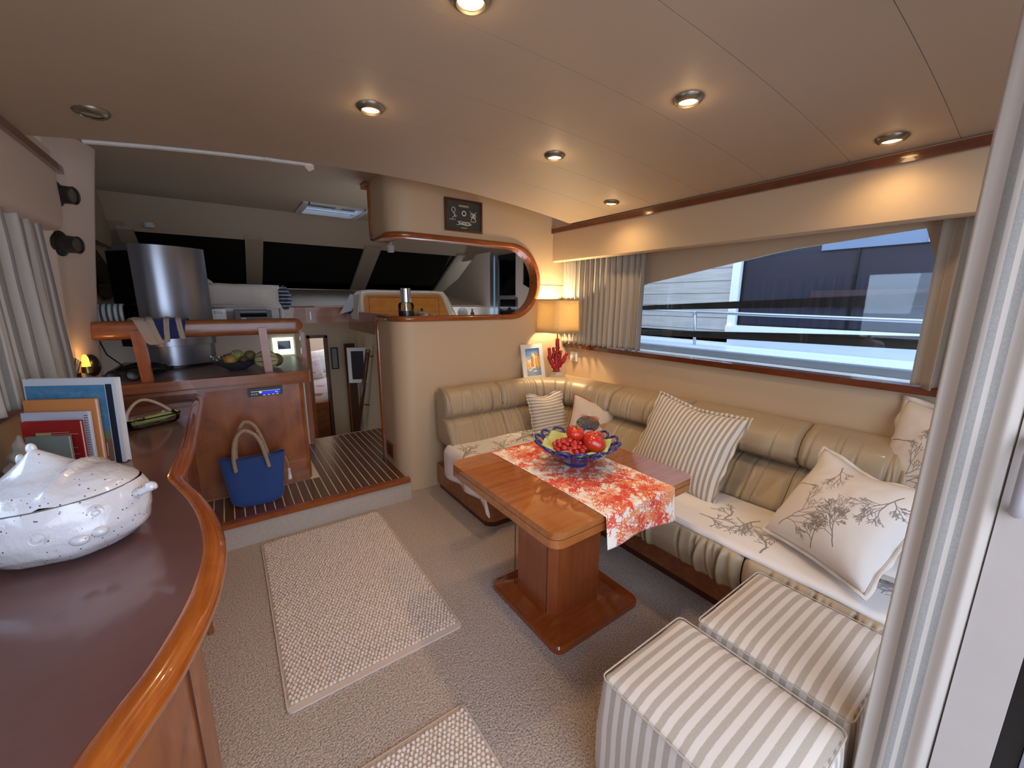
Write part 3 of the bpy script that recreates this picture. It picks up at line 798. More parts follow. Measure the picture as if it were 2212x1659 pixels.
# ================================================================ bowl of tomatoes
BX, BY, BZ = 1.185, 1.185, 0.6245
M['cobalt'] = plain('cobalt_glaze', '1f2c6b', 0.18, coat=0.6, var=0.15, vs=12)
M['limecloth'] = plain('lime_napkin', 'b9c27c', 0.85, var=0.05, bump=0.2, bs=400)
M['tomato'] = plain('tomato_skin', 'c0301c', 0.2, coat=0.4, var=0.18, vs=7)
M['cherrytom'] = plain('cherry_tomato_skin', 'b5281c', 0.16, coat=0.5, var=0.15, vs=20)
M['green'] = plain('stalk_green', '4a5a26', 0.7)
bowl = empty('pierced_bowl', (BX, BY, BZ), 'cobalt blue bowl with pierced scalloped rim on the runner', 'bowl')
lathe('bowl_body', [(0.0, 0.004), (0.045, 0.0), (0.05, 0.004), (0.05, 0.012), (0.095, 0.045), (0.135, 0.078), (0.138, 0.080), (0.133, 0.082), (0.090, 0.052), (0.045, 0.018), (0.0, 0.014)], (BX, BY, BZ), M['cobalt'], bowl, 40)
V = []; F = []
for k in range(14):
    q = 2*pi*k/14
    ring = []
    for j in range(14):
        p = 2*pi*j/14
        rr = 0.157+0.026*cos(p); zz = 0.094+0.020*cos(p); tq = q+0.026*sin(p)/0.157*1.1
        ring.append((BX+rr*cos(tq), BY+rr*sin(tq), BZ+zz))
    vv, ff = tube_vf(ring, 0.0062, 6, True, len(V)); V += vv; F += ff
mesh('pierced_rim', V, F, M['cobalt'], bowl, True)
def napk(a, b):
    u, w_ = (a-.5)*2, (b-.5)*2
    m = max(abs(u), abs(w_)); r_ = sqrt(u*u+w_*w_)+1e-6
    q = atan2(w_, u)+0.6; R2 = 0.152*m*(1+0.10*cos(4*(q-0.6)-pi)*m)
    z = 0.020+0.080*(min(1, R2/0.14))**1.5+0.010*sin(q*9)*m*m
    return (BX+R2*cos(q), BY+R2*sin(q), BZ+z)
o = grid('napkin', napk, 36, 36, M['limecloth'], None, thick=0.0015); L(o, 'lime green napkin lining the blue pierced bowl', 'napkin')
def tomato(x, y, z, r, label, rz=0, tilt=0.2):
    def fn(a, b):
        q = 2*pi*a; p = pi*b
        rr = r*sin(p)*(1+0.05*cos(5*q)*sin(p))
        zz = r*0.82*cos(p)-0.012*exp(-(p/0.35)**2)*(r/.04)
        return (rr*cos(q), rr*sin(q), zz)
    t = empty('tomato', (x, y, z), label, 'tomato', 'large tomatoes in the blue bowl', rz); t.rotation_euler = (tilt, 0.15, rz)
    o = grid('flesh', fn, 30, 18, M['tomato'], t, closeu=True, world=False)
    v = []; f = []
    for k in range(5):
        q = 2*pi*k/5; n0 = len(v)
        for (rr, dz, wv) in ((0.001, -.004, .002), (0.012, 0.0015, 0.003), (0.020, 0.0025, .0004)):
            for s in (-1, 1): v.append((rr*cos(q)-s*wv*sin(q), rr*sin(q)+s*wv*cos(q), r*0.80+dz-0.001))
        f += [(n0, n0+1, n0+3, n0+2), (n0+2, n0+3, n0+5, n0+4)]
    mesh('stalk', v, f, M['green'], t, False, None, False)
tomato(BX-0.005, BY+0.005, BZ+0.140, 0.040, 'topmost round tomato in the middle of the blue bowl')
tomato(BX+0.03, BY-0.075, BZ+0.112, 0.050, 'largest tomato at the front right of the blue bowl', 0.8, 0.5)
tomato(BX+0.085, BY-0.02, BZ+0.108, 0.045, 'ribbed tomato behind the largest one in the blue bowl', 2.0, 0.3)
tomato(BX+0.055, BY+0.045, BZ+0.085, 0.042, 'tomato mostly hidden at the back of the blue bowl', 1.2, 0.1)
mt = None; RR = random.Random(5); spots = []
for ring, n, z in ((0.0, 1, 0.118), (0.022, 6, 0.112), (0.042, 11, 0.104), (0.060, 14, 0.094), (0.030, 6, 0.090), (0.05, 9, 0.080)):
    for k in range(n):
        q = 2*pi*k/n+ring*40+RR.uniform(-.08, .08); u, w = ring*1.05*cos(q), ring*1.25*sin(q)
        x = BX-0.054+u*0.82+w*0.57; y = BY-0.012-u*0.57+w*0.82
        spots.append((x, y, BZ+z+RR.uniform(-.003, .005)))
for i, (x, y, z) in enumerate(spots):
    if mt is None:
        o = lathe('cherry_tomato', [(0, -0.0135), (0.006, -0.0125), (0.0105, -0.007), (0.012, 0), (0.0105, 0.007), (0.006, 0.0125), (0.0015, 0.0135), (0, 0.0125)], (0, 0, 0), M['cherrytom'], None, 12); mt = o
    else: o = mt.copy(); COL.objects.link(o)
    o.location = (x, y, z); o.rotation_euler = (RR.uniform(0, 3), RR.uniform(0, 3), 0)
    s = RR.uniform(.85, 1.1); o.scale = (s, s, s)
    L(o, 'small glossy red cherry tomato in the heap beside the big ones in the blue bowl', 'tomato', 'cherry tomatoes in the blue bowl')

# ================================================================ rugs
M['rug'] = plain('cotton_bobbles', 'd6c6b8', 0.95, var=0.05, vs=20, bump=0.5, bs=220, bd=0.002, sheen=0.2)
M['rughem'] = plain('rug_hem', 'cdbbac', 0.9, var=0.03)
def rug(x0, x1, y0, y1, label, skipy=None):
    r = empty('bobble_rug', ((x0+x1)/2, (y0+y1)/2, 0), label, 'rug', 'cream bobble rugs on the saloon carpet')
    prism('backing', rrect(x1-x0, y1-y0, 0.02, 4, (x0+x1)/2, (y0+y1)/2), 'z', 0.001, 0.008, M['rughem'], r, bevel=0.002, seg=2)
    box('pile_gaps', x0+.006, x1-.006, y0+.022, y1-.006, 0.0079, 0.0092, plain('pile_gap_shade', 'b8a797', .95), r)  # darker colour stands for shade in the gaps between bobbles
    # bobbles: squashed domes, joined into one pile
    RG = random.Random(int(x0*100)); V = []; F = []; st = 0.0150
    nx = int((x1-x0-0.012)/st); ny = int((y1-y0-0.032)/(st*0.9))
    dome = [(0, 0, 1.0)]+[(0.62*cos(k*pi/3), 0.62*sin(k*pi/3), 0.72) for k in range(6)]+[(1.0*cos(k*pi/3+.5), 1.0*sin(k*pi/3+.5), 0.0) for k in range(6)]
    df = [(0, 1+k, 1+(k+1) % 6) for k in range(6)]+[(1+k, 7+k, 7+(k+1) % 6, 1+(k+1) % 6) for k in range(6)]
    cr_ = 0.045
    for j in range(ny):
        for i in range(nx):
            px = x0+0.008+st*(i+0.5+(0.5 if j % 2 else 0))+RG.uniform(-.0018, .0018); py = y0+0.025+st*0.9*(j+0.5)+RG.uniform(-.0018, .0018)
            if px > x1-0.004: continue
            ex = min(px-x0, x1-px); ey = min(py-y0-0.018, y1-py)
            if ex < cr_ and ey < cr_ and py > y0+0.3 and (cr_-ex)**2+(cr_-ey)**2 > cr_*cr_: continue
            R1 = 0.0086*RG.uniform(.9, 1.15); h = 0.0115*RG.uniform(.75, 1.2); n0 = len(V)
            tx, ty = RG.uniform(-.3, .3), RG.uniform(-.3, .3); q = RG.uniform(0, 1)
            cq, sq = cos(q), sin(q)
            for (a, b, c) in dome: V.append((px+(a*cq-b*sq)*R1+tx*c*.004, py+(a*sq+b*cq)*R1+ty*c*.004, 0.0065+c*h))
            for f_ in df: F.append(tuple(n0+k for k in f_))
    o = mesh('pile', V, F, M['rug'], r, True); o['kind'] = 'stuff'
rug(0.02, 0.66, 1.275, 2.405, 'cream bobble rug lying between the sideboard and the step')
rug(-0.13, 0.505, -0.15, 0.985, 'cream bobble rug in the foreground beside the striped ottomans')

# ================================================================ ottomans
M['ott'] = stripes('ottoman_stripe', 'cfc4b8', '9d9284', 'y', 0.0295, 0.5)
M['ott_end'] = stripes('ottoman_end_stripe', 'cfc4b8', '9d9284', 'x', 0.0295, 0.5)
def ottoman(x0, x1, y0, y1, h, label, seed):
    t = empty('striped_ottoman', ((x0+x1)/2, (y0+y1)/2, 0), label, 'ottoman', 'striped cube ottomans')
    w, d = (x1-x0), (y1-y0)
    bm = bmesh.new(); bmbox(bm, -w/2, w/2, -d/2, d/2, 0.012, h)
    bmesh.ops.subdivide_edges(bm, edges=bm.edges, cuts=9, use_grid_fill=True)
    for v_ in bm.verts:
        x, y, z = v_.co
        u, q, s = x/(w/2), y/(d/2), (z-0.012)/(h-0.012)
        if z > h-1e-4: v_.co.z += 0.016*(1-u**4)*(1-q**4)
        k = 0.010*sin(pi*min(1, s))*(1 if s < .999 else 0)
        if abs(u) > .999: v_.co.x += (1 if u > 0 else -1)*(k+0.003*ns(y*12, z*12, seed))
        if abs(q) > .999: v_.co.y += (1 if q > 0 else -1)*(k+0.003*ns(x*12, z*12, seed))
    corner = [e for e in bm.edges if len(e.link_faces) == 2 and e.calc_face_angle(0) > radians(50)]
    bmesh.ops.bevel(bm, geom=corner, offset=0.016, segments=4, profile=0.5, affect='EDGES', clamp_overlap=True)
    bmesh.ops.recalc_face_normals(bm, faces=bm.faces)
    me = bpy.data.meshes.new('cover'); bm.to_mesh(me); bm.free()
    me.materials.append(M['ott']); me.materials.append(M['ott_end'])
    for p in me.polygons:
        if abs(p.normal.y) > 0.75: p.material_index = 1
    o = link('cover', me, None, None, True); o.parent = t
    loop = [(x, y, h-0.004) for x, y in rrect(w+0.004, d+0.004, 0.018, 5)]
    tube('piping', loop, 0.0020, M['piping'], t, 6, True, world=False)
    for sx2, sy2 in ((-1, -1), (-1, 1), (1, -1), (1, 1)):
        lathe('foot', [(0, 0), (0.015, 0), (0.016, 0.013), (0, 0.013)], (sx2*(w/2-.04), sy2*(d/2-.04), 0), M['black'], t, 12, world=False)
ottoman(0.675, 1.015, 0.150, 0.553, 0.40, 'striped cube ottoman nearest the camera, at the bottom of the photo', 1)
ottoman(1.045, 1.430, 0.150, 0.515, 0.40, 'striped cube ottoman pushed against the window seat', 2)
# ================================================================ cushions
def basis(center, normal, upv, spin=0):
    n = Vector(normal).normalized(); u = Vector(upv); u = (u-n*u.dot(n)).normalized(); x = u.cross(n).normalized()
    m = Matrix(((x.x, u.x, n.x, center[0]), (x.y, u.y, n.y, center[1]), (x.z, u.z, n.z, center[2]), (0, 0, 0, 1)))
    return m @ Matrix.Rotation(spin, 4, 'Z')
def cushion(name, label, w, h, t, mat, M4, seed=1, flange=0.0, flmat=None, pipe=None, group=None, dent=0.0, uvs=(1, 1), fold=None, pinch=0.07, uvmeters=False):
    n = 44
    def fn(sg):
        def g(a, b):
            u, v = (a-.5)*2, (b-.5)*2
            x = w/2*u*(1-pinch*(1-v*v)); y = h/2*v*(1-pinch*(1-u*u))
            e = max(0, (1-u**2)*(1-v**2)); z = sg*t/2*(e**0.42)
            z += e**0.5*(0.006*ns(u*2+seed, v*2, seed)+0.003*ns(u*6, v*6, seed))
            ed = (1-e)**3; z += 0.003*sin(9*u+seed)*ed+0.003*sin(8*v+seed)*ed
            z -= dent*exp(-((u*1.3)**2+((v-1.0)*1.6)**2))
            y -= dent*1.2*exp(-(u*2.0)**2)*max(0, v)**3
            if fold:
                for (fu, fv, amt) in fold:
                    d = max(0, 1-sqrt((u-fu)**2+(v-fv)**2)/0.7); z += amt*d*d
            return (x, y, z)
        return g
    uvf = (lambda a, b: (a*w, b*h)) if uvmeters else (lambda a, b: (a*uvs[0], b*uvs[1]))
    e = bpy.data.objects.new(name, None); COL.objects.link(e); e.matrix_world = M4; e.empty_display_size = .05
    L(e, label, 'cushion', group)
    f1 = fn(1); f2 = fn(-1)
    grid('front', f1, n, n, mat, e, uvf=uvf, world=False)
    grid('back', f2, n, n, mat, e, uvf=uvf, world=False)
    per = []
    m = 30
    for side in range(4):
        for k in range(m):
            q = k/m
            a, b = {0: (q, 0), 1: (1, q), 2: (1-q, 1), 3: (0, 1-q)}[side]
            per.append(f1(a, b))
    if pipe: tube('piping', per, 0.0035, pipe, e, 6, True, world=False)
    if flange:
        v = []; f = []; uv = []
        for k, p in enumerate(per):
            d = Vector((p[0], p[1], 0)); q = k/len(per)*2*pi
            ax, ay = p[0]/(w/2), p[1]/(h/2); mx = max(abs(ax), abs(ay))
            ox = flange*(1 if abs(ax) > mx*0.9 else 0)*(1 if ax > 0 else -1); oy = flange*(1 if abs(ay) > mx*0.9 else 0)*(1 if ay > 0 else -1)
            wv = 0.008*sin(k*0.9+seed)
            v += [p, (p[0]+ox, p[1]+oy, p[2]+wv)]
            for pp in (p, v[-1]): uv.append((pp[0]+w/2, pp[1]+h/2) if uvmeters else ((pp[0]/w+.5)*uvs[0], (pp[1]/h+.5)*uvs[1]))
        L_ = len(per)
        for k in range(L_): f.append((2*k, 2*k+1, 2*((k+1) % L_)+1, 2*((k+1) % L_)))
        o = mesh('flange', v, f, flmat or mat, e, True, uv, False)
        md = o.modifiers.new('t', 'SOLIDIFY'); md.thickness = 0.004; md.offset = 0
    return e
M['st_h'] = stripes('ticking_horizontal', 'd2c7ba', '94897a', 'y', 0.024, 0.5, 'UV')
M['st_v'] = stripes('ticking_vertical', 'd2c7ba', '8f8576', 'x', 0.0255, 0.5, 'UV')
M['redpipe'] = plain('red_piping', '8e2a1e', 0.7)
# fish print
a = canvas(512, 512, 'cdbba6'); Rf = random.Random(4)
ellf(a, 215, 185, 135, 88, hexc('54504e')); ellf(a, 120, 175, 50, 50, hexc('6e6660'))
for k in range(420):
    q = Rf.uniform(0, 2*pi); r_ = sqrt(Rf.random()); x = 215+130*r_*cos(q); y = 185+84*r_*sin(q); c = hexc(Rf.choice(['3a3837', '77716c', '8e877f', '2c2b2c', 'a07a58']))
    stroke(a, x, y, x+Rf.uniform(-14, 14), y+Rf.uniform(-8, 8), 3, c, .8)
for k in range(40):
    an = -0.5+k/40*1.1; stroke(a, 335, 185, 335+95*cos(an), 185+95*sin(an), 4, hexc('b98a5e' if k % 3 else '8d6a50'), .8)
ellf(a, 270, 255, 60, 35, hexc('b55a34'), .6); ellf(a, 150, 262, 45, 22, hexc('b5653a'), .5); ellf(a, 92, 172, 9, 9, hexc('151515'))
M['fish'] = imgmat('fish_print', a)
cushion('striped_cushion', 'small cushion with horizontal grey stripes left of the fish cushion', 0.285, 0.32, 0.12, M['st_h'],
        basis((1.83, 2.13, 0.525), (-0.15, -1, 0.32), (0.05, 0.3, 1), 0.04), 2, 0.012, None, None, None, 0.022, uvmeters=True)
cushion('fish_cushion', 'red-piped cushion with a grey fish print in the sofa corner', 0.31, 0.30, 0.12, M['fish'],
        basis((2.01, 1.87, 0.52), (-0.62, -0.72, 0.40), (0.3, 0.3, 1), -0.16), 3, 0, None, M['redpipe'], None, 0.018)
cushion('striped_cushion', 'large vertically striped cushion leaning on the window backrest behind the table', 0.52, 0.45, 0.15, M['st_v'],
        basis((1.905, 1.12, 0.585), (-1, 0.06, 0.48), (0.42, -0.04, 1), -0.05), 5, 0.016, None, None, None, 0.012, uvmeters=True)
cushion('coral_cushion', 'plump cushion with grey coral print slumped near the doorway curtain', 0.40, 0.40, 0.20, M['coralcushion'],
        basis((1.742, 0.385, 0.575), (-0.68, 0.34, 0.62), (0.225, -0.102, 0.275), 0.0), 7, 0.014, None, M['piping'], 'grey coral print cushions', 0.02, fold=[(-1, 1, 0.03), (1, 1, -0.05)])
cushion('coral_cushion', 'upright coral print cushion in the aft corner under the window', 0.42, 0.44, 0.18, M['coralcushion'],
        basis((2.20, 0.22, 0.71), (-0.75, 0.45, 0.2), (0.1, -0.06, 1), 0.05), 9, 0.022, None, None, 'grey coral print cushions', 0.02, uvs=(.9, .9))
cushion('coral_cushion', 'coral print cushion lying flat beneath the slumped one', 0.32, 0.30, 0.10, M['coralcushion'],
        basis((1.86, 0.24, 0.44), (-0.10, 0.05, 1), (0, 1, 0), 0.2), 12, 0.0, None, M['piping'], 'grey coral print cushions', 0.0, uvs=(.8, .8))

# ================================================================ lamp with coral stem
lx, ly, lz = 2.15, 2.412, 0.703
lamp = empty('table_lamp', (lx, ly, lz), 'lit table lamp with square linen shade and red coral stem in the corner', 'lamp')
m, t, b = newmat('linen_shade'); t.nodes.remove(b)
v = coords(t); df = N(t, 'ShaderNodeBsdfDiffuse'); tl = N(t, 'ShaderNodeBsdfTranslucent'); ms = N(t, 'ShaderNodeMixShader'); ms.inputs[0].default_value = 0.6
c = mixc(t, noisen(t, v, 90, 3), srgb('c9b48c'), srgb('e0d2b0')); t.links.new(c, df.inputs[0]); t.links.new(c, tl.inputs[0])
t.links.new(df.outputs[0], ms.inputs[1]); t.links.new(tl.outputs[0], ms.inputs[2]); t.links.new(ms.outputs[0], t.nodes['Material Output'].inputs[0]); M['shade'] = m
def shade(a, b):
    P = rrect(0.245+0.012*(1-b), 0.245+0.012*(1-b), 0.035, 6); k = int(round(a*len(P))) % len(P)
    return (lx+P[k][0], ly+P[k][1], 1.088+0.245*b)
grid('lamp_shade', shade, 28, 6, M['shade'], lamp, closeu=True, thick=0.002)
for z, w in ((1.088, 0.257), (1.333, 0.245)): tube('shade_trim', [(lx+x, ly+y, z) for x, y in rrect(w, w, 0.035, 6)], 0.003, M['piping'], lamp, 6, True)
tube('lamp_pole', [(lx, ly, 0.96), (lx, ly, 1.20)], 0.005, M['brass'], lamp)
tube('shade_spider', [(lx-.12, ly, 1.32), (lx, ly, 1.325), (lx+.12, ly, 1.32)], 0.002, M['brass'], lamp)
lathe('bulb', [(0, -0.03), (0.018, -0.022), (0.026, 0.0), (0.02, 0.02), (0.012, 0.035), (0, 0.036)], (lx, ly, 1.19), emit('bulb_glow', 'ffd9a0', 20), lamp, 16)
M['redcoral'] = plain('red_coral', 'a5161a', 0.45, coat=0.2, var=0.2, vs=40, bump=0.8, bs=90, bd=0.004)
brs = [([(0, 0, .06), (0, 0, .12), (-.004, 0, .18), (.004, 0, .24), (0, 0, .30), (.002, 0, .335)], [.024, .020, .017, .015, .013, .010]),
       ([(0, 0, .09), (-.03, -.01, .12), (-.055, -.01, .17), (-.06, -.012, .225), (-.065, -.01, .262)], [.018, .016, .014, .012, .010]),
       ([(0, 0, .10), (.035, -.02, .135), (.06, -.03, .18), (.08, -.035, .225)], [.018, .016, .014, .010]),
       ([(-.003, 0, .15), (-.025, .01, .18), (-.028, .01, .225), (-.03, .012, .26)], [.012, .011, .010, .009]),
       ([(.003, 0, .15), (.022, -.01, .18), (.028, -.02, .22), (.032, -.02, .238)], [.012, .011, .010, .008]),
       ([(.03, -.02, .13), (.05, -.045, .15), (.075, -.055, .19)], [.012, .011, .008])]
RC = random.Random(8); V = []; F = []
for pts, rr in brs:
    sp = smoothpath([(lx+(p[0]*.75+p[1]*.66), ly+(-p[0]*.66+p[1]*.75), lz+p[2]) for p in pts], 7)
    rad = []
    for i in range(len(sp)):
        u = i/(len(sp)-1)*(len(rr)-1); k = min(int(u), len(rr)-2); r_ = rr[k]*(1-u+k)+rr[k+1]*(u-k)
        rad.append(r_*1.2*(0.72+RC.uniform(0, .6)))
    rad[-1] *= .5
    vv, ff = tube_vf(sp, rad, 9, False, len(V)); V += vv; F += ff
mesh('coral_stem', V, F, M['redcoral'], lamp, True)
bm = bmesh.new(); bmbox(bm, lx-.055, lx+.055, ly-.05, ly+.05, 0.704, 0.742); bmbox(bm, lx-.035, lx+.035, ly-.035, ly+.035, 0.742, 0.768)
bmobj('acrylic_base', bm, plain('acrylic_block', 'd8d0c0', 0.05, coat=1.0, var=.02), lamp, bevel=0.004)
pl = bpy.data.lights.new('lamp_light', 'POINT'); pl.energy = 15.0; pl.color = (1, 0.72, 0.40); pl.shadow_soft_size = 0.03
o = bpy.data.objects.new('lamp_light', pl); COL.objects.link(o); o.location = (0, 0, 1.26-lz); o.parent = lamp
# wall socket
sk = empty('wall_socket', (2.375, 2.45, 0.87), 'small white wall socket beside the coral lamp stem', 'socket')
box('plate', 2.376, 2.389, 2.41, 2.49, 0.83, 0.91, M['whiteplastic'], sk, bevel=0.003)
lathe('plug', [(0, 0), (0.018, 0), (0.018, 0.02), (0, 0.02)], (2.355, 2.45, 0.86), M['whiteplastic'], sk, 12)
# small framed harbour painting
a = canvas(300, 420, '8fb0cf'); Rp = random.Random(12)
rectf(a, 0, 300, 300, 420, hexc('6f93c4'))
for k in range(60):
    x = Rp.uniform(-10, 280); w = Rp.uniform(18, 40); y0 = Rp.uniform(110, 150); h = Rp.uniform(120, 220)*(0.6+0.4*(x > 120))
    rectf(a, max(0, x), y0, x+w, min(400, y0+h), hexc(Rp.choice(['e8c04a', 'e0a83a', 'efe0c0', 'd98a50', 'f0ead8', 'c97048'])))
    for q in range(5):
        wx, wy = max(0, x)+Rp.uniform(5, max(6, w-10)), y0+Rp.uniform(10, h-20); rectf(a, wx, wy, wx+5, min(410, wy+12), hexc('5a5a6a'))
rectf(a, 0, 0, 300, 110, hexc('7f97a8'))
for k in range(60): stroke(a, Rp.uniform(0, 300), Rp.uniform(0, 110), Rp.uniform(0, 300), Rp.uniform(0, 110), 4, hexc(Rp.choice(['b8c8d0', '5a7890', 'd8dcd8', '8a7a60'])), .5)
for (x, y) in ((80, 90), (190, 70), (130, 120)): ellf(a, x, y, 42, 11, hexc('eee8e0')); stroke(a, x, y, x+8, y+100, 3, hexc('efece6'))
M['harbour'] = imgmat('harbour_painting', a, 0.5, bump=False)
def picframe(name, label, cat, M4, w, h, fw_, depth, fmat, art, prop=False):
    e = bpy.data.objects.new(name, None); COL.objects.link(e); e.matrix_world = M4; L(e, label, cat); e.empty_display_size = .05
    for (x0, x1, y0, y1) in ((-w/2, w/2, -h/2, -h/2+fw_), (-w/2, w/2, h/2-fw_, h/2), (-w/2, -w/2+fw_, -h/2+fw_, h/2-fw_), (w/2-fw_, w/2, -h/2+fw_, h/2-fw_)):
        box('frame_rail', x0, x1, y0, y1, 0, depth, fmat, e, bevel=0.002, world=False)
    box('back_board', -w/2+.002, w/2-.002, -h/2+.002, h/2-.002, -0.002, 0.002, M['black'], e, world=False)
    if art:
        a0, b0 = w/2-fw_, h/2-fw_
        mesh('print', [(-a0, -b0, depth*.4), (a0, -b0, depth*.4), (a0, b0, depth*.4), (-a0, b0, depth*.4)], [(0, 1, 2, 3)], art, e, False, [(0, 0), (1, 0), (1, 1), (0, 1)], False)
    return e
picframe('painting', 'white framed harbour town painting standing on the corner shelf', 'picture', basis((1.95, 2.475, 0.852), (-0.15, -1, 0.20), (0, 0.2, 1)), 0.195, 0.285, 0.034, 0.014, M['white'], M['harbour'])
# knot board
kb = picframe('knot_board', 'dark wood frame of white rope knots on the partition', 'picture', basis((1.392, 2.548, 1.885), (0, -1, 0), (0, 0, 1)), 0.285, 0.205, 0.014, 0.016, M['darkwood'], plain('slate_card', '3c403c', 0.8))
M['rope'] = plain('white_rope', 'cfc8bc', 0.8)
def rp(pts, r=0.0022): return ([(x*.001, y*.001, 0.0105) for x, y in pts], r)
def circ(cx, cy, rx, ry, n=20, a0=0, a1=360): return [(cx+rx*cos(radians(a0+(a1-a0)*k/n)), cy+ry*sin(radians(a0+(a1-a0)*k/n))) for k in range(n+1)]
tubes('bowline_knot', [rp(circ(-78, 32, 13, 16)), rp([(-78, 16), (-72, 2), (-62, -8), (-52, -4)]), rp([(-66, 8), (-72, -6), (-80, -14), (-88, -22)]), rp([(-84, 18), (-74, 8), (-66, -2), (-64, -14)])], M['rope'], kb, 6, False)
tubes('lifebuoy', [rp(circ(0, 16, 14, 14), .004)], M['rope'], kb, 8, False)
tubes('carrick_knot', [rp(circ(66, 10, 14, 14)), rp(circ(78, 6, 12, 13)), rp([(46, 36), (60, 22), (76, 0), (94, -24)]), rp([(96, 34), (82, 20), (66, 2), (52, -22)])], M['rope'], kb, 6, False)
tubes('sheet_bend', [rp(circ(-26, -44, 16, 8)), rp(circ(0, -46, 16, 8)), rp(circ(26, -46, 16, 8)), rp([(-55, -60), (-20, -54), (20, -60), (56, -52)]), rp([(-50, -34), (-20, -52), (20, -38), (52, -48)])], M['rope'], kb, 6, False)
for (x, y, w, h) in ((0, 62, 38, 6), (-84, -28, 22, 3), (72, -30, 22, 3), (0, -76, 24, 3)):
    box('name_plate', (x-w)*.001, (x+w)*.001, (y-h)*.001, (y+h)*.001, 0.0072, 0.0085, plain('brass_plate', 'a8906a', 0.5), kb, world=False)
# louvred vent on the partition return
vt = empty('vent_grille', (0.885, 2.55+0.0, 0.25), 'small wooden louvred vent low on the partition return', 'vent')
vt.location = (0.8835, 2.77, 0.26)
box('frame', 0.874, 0.884, 2.70, 2.84, 0.20, 0.31, M['cherry_y'], vt, bevel=0.002)
for k in range(7): box('slat', 0.870, 0.876, 2.712, 2.828, 0.212+k*0.0135, 0.220+k*0.0135, M['darkwood'], vt, bevel=0.001)

# ================================================================ recessed ceiling lights
M['lens'] = emit('lamp_lens', 'ffd28a', 9.0); M['lensoff'] = plain('unlit_lens', 'a39c90', 0.3)
def downlight(x, y, lit, label, power=5.0, tw=0.0):
    z = cz(x); e = empty('recessed_light', (x, y, z), label, 'ceiling light', 'lit recessed ceiling lights' if lit else None)
    lathe('rim', [(0.028, -0.012), (0.032, -0.016), (0.040, -0.012), (0.047, -0.004), (0.048, 0.001), (0.03, 0.001)], (0, 0, 0), M['nickel'], e, 32, world=False)
    lathe('lens', [(0, -0.013), (0.02, -0.012), (0.029, -0.009), (0.029, 0.0), (0, 0.0)], (0, 0, 0), M['lens'] if lit else M['lensoff'], e, 24, world=False)
    if lit:
        l = bpy.data.lights.new('bulb', 'SPOT'); l.energy = power; l.color = (1, 0.68, 0.36); l.shadow_soft_size = 0.03; l.spot_size = radians(150); l.spot_blend = 1.0
        o = bpy.data.objects.new('bulb', l); COL.objects.link(o); o.parent = e; o.location = (0, 0, -0.022)
        l = bpy.data.lights.new('glow', 'POINT'); l.energy = power*0.02; l.color = (1, 0.66, 0.34); l.shadow_soft_size = 0.02
        o = bpy.data.objects.new('glow', l); COL.objects.link(o); o.parent = e; o.location = (0, 0, -0.035)
downlight(0.52, 0.90, True, 'lit round ceiling light cut by the top edge of the photo', 7)
downlight(0.49, 1.545, True, 'lit round ceiling light over the bobble rug', 7)
downlight(1.31, 0.865, True, 'lit round ceiling light over the aft half of the table', 9)
downlight(1.30, 1.51, True, 'lit round ceiling light over the sofa end of the table', 11)
downlight(1.995, 1.78, True, 'lit round ceiling light nearest the corner lamp', 8)
downlight(2.05, 0.515, True, 'lit round ceiling light above the aft window seat', 4.5)
downlight(-0.283, 1.985, False, 'unlit round ceiling light above the sideboard')
# ================================================================ sideboard in the foreground
SZ = 0.79
edge = [(-0.155, 2.825), (-0.152, 2.4), (-0.150, 1.9), (-0.160, 1.60), (-0.158, 1.53), (-0.135, 1.45), (-0.10, 1.33), (-0.072, 1.19), (-0.057, 1.03), (-0.066, 0.90), (-0.085, 0.80), (-0.115, 0.70), (-0.150, 0.62), (-0.185, 0.53), (-0.205, 0.40), (-0.212, 0.2), (-0.213, -0.35)]
ep = [(p.x, p.y) for p in smoothpath([(x, y, 0) for x, y in edge], 6)]
def inset(P, d):
    out = []
    for i, (x, y) in enumerate(P):
        a = P[max(0, i-1)]; b = P[min(len(P)-1, i+1)]; tx, ty = b[0]-a[0], b[1]-a[1]; l = sqrt(tx*tx+ty*ty); out.append((x+ty/l*d, y-tx/l*d))
    return out
sb = empty('sideboard', (-0.35, 1.2, 0), 'cherry sideboard with bulging glossy top in the left foreground', 'sideboard')
def bodym():
    m, t, b = newmat('lacquered_mauve_brown'); v = coords(t)
    n = noisen(t, v, 5, 4, 0.6, 0.6)
    t.links.new(mixc(t, n, srgb('5c3b38'), srgb('74504a')), b.inputs['Base Color'])
    b.inputs['Roughness'].default_value = 0.32; b.inputs['Coat Weight'].default_value = 0.75; b.inputs['Coat Roughness'].default_value = 0.09
    bumpn(t, b, noisen(t, v, 14, 2), 0.05, 0.002)
    return m
M['lacquer'] = bodym()
M['bull'] = wood('orange_cherry_edge', '8a3d0c', 'b5611c', 1, rough=0.2, coat=1.0)
ins = inset(ep, -0.040) if inset(ep, -0.04)[40][0] < ep[40][0] else inset(ep, 0.040)
prism('top_panel', ins+[(XL+.002, -0.35), (XL+.002, 2.825)], 'z', SZ-0.03, SZ-0.001, M['lacquer'], sb)
prof = [(0, 0), (0.012, 0.004), (0.026, 0.002), (0.037, -0.008), (0.042, -0.022), (0.038, -0.038), (0.026, -0.048), (0.0, -0.05)]
prof = [(x-0.040, y-0.002) for x, y in prof]
sgn = 1 if ep[40][0] > ins[40][0] else -1
nr = []
for (x, y), (xi, yi) in zip(ep, ins): nr.append((x-xi, y-yi, 0))
P3 = [(x, y, SZ) for x, y in ep]
o = sweep('bullnose_edge', P3, prof, M['bull'], nrms=nr)
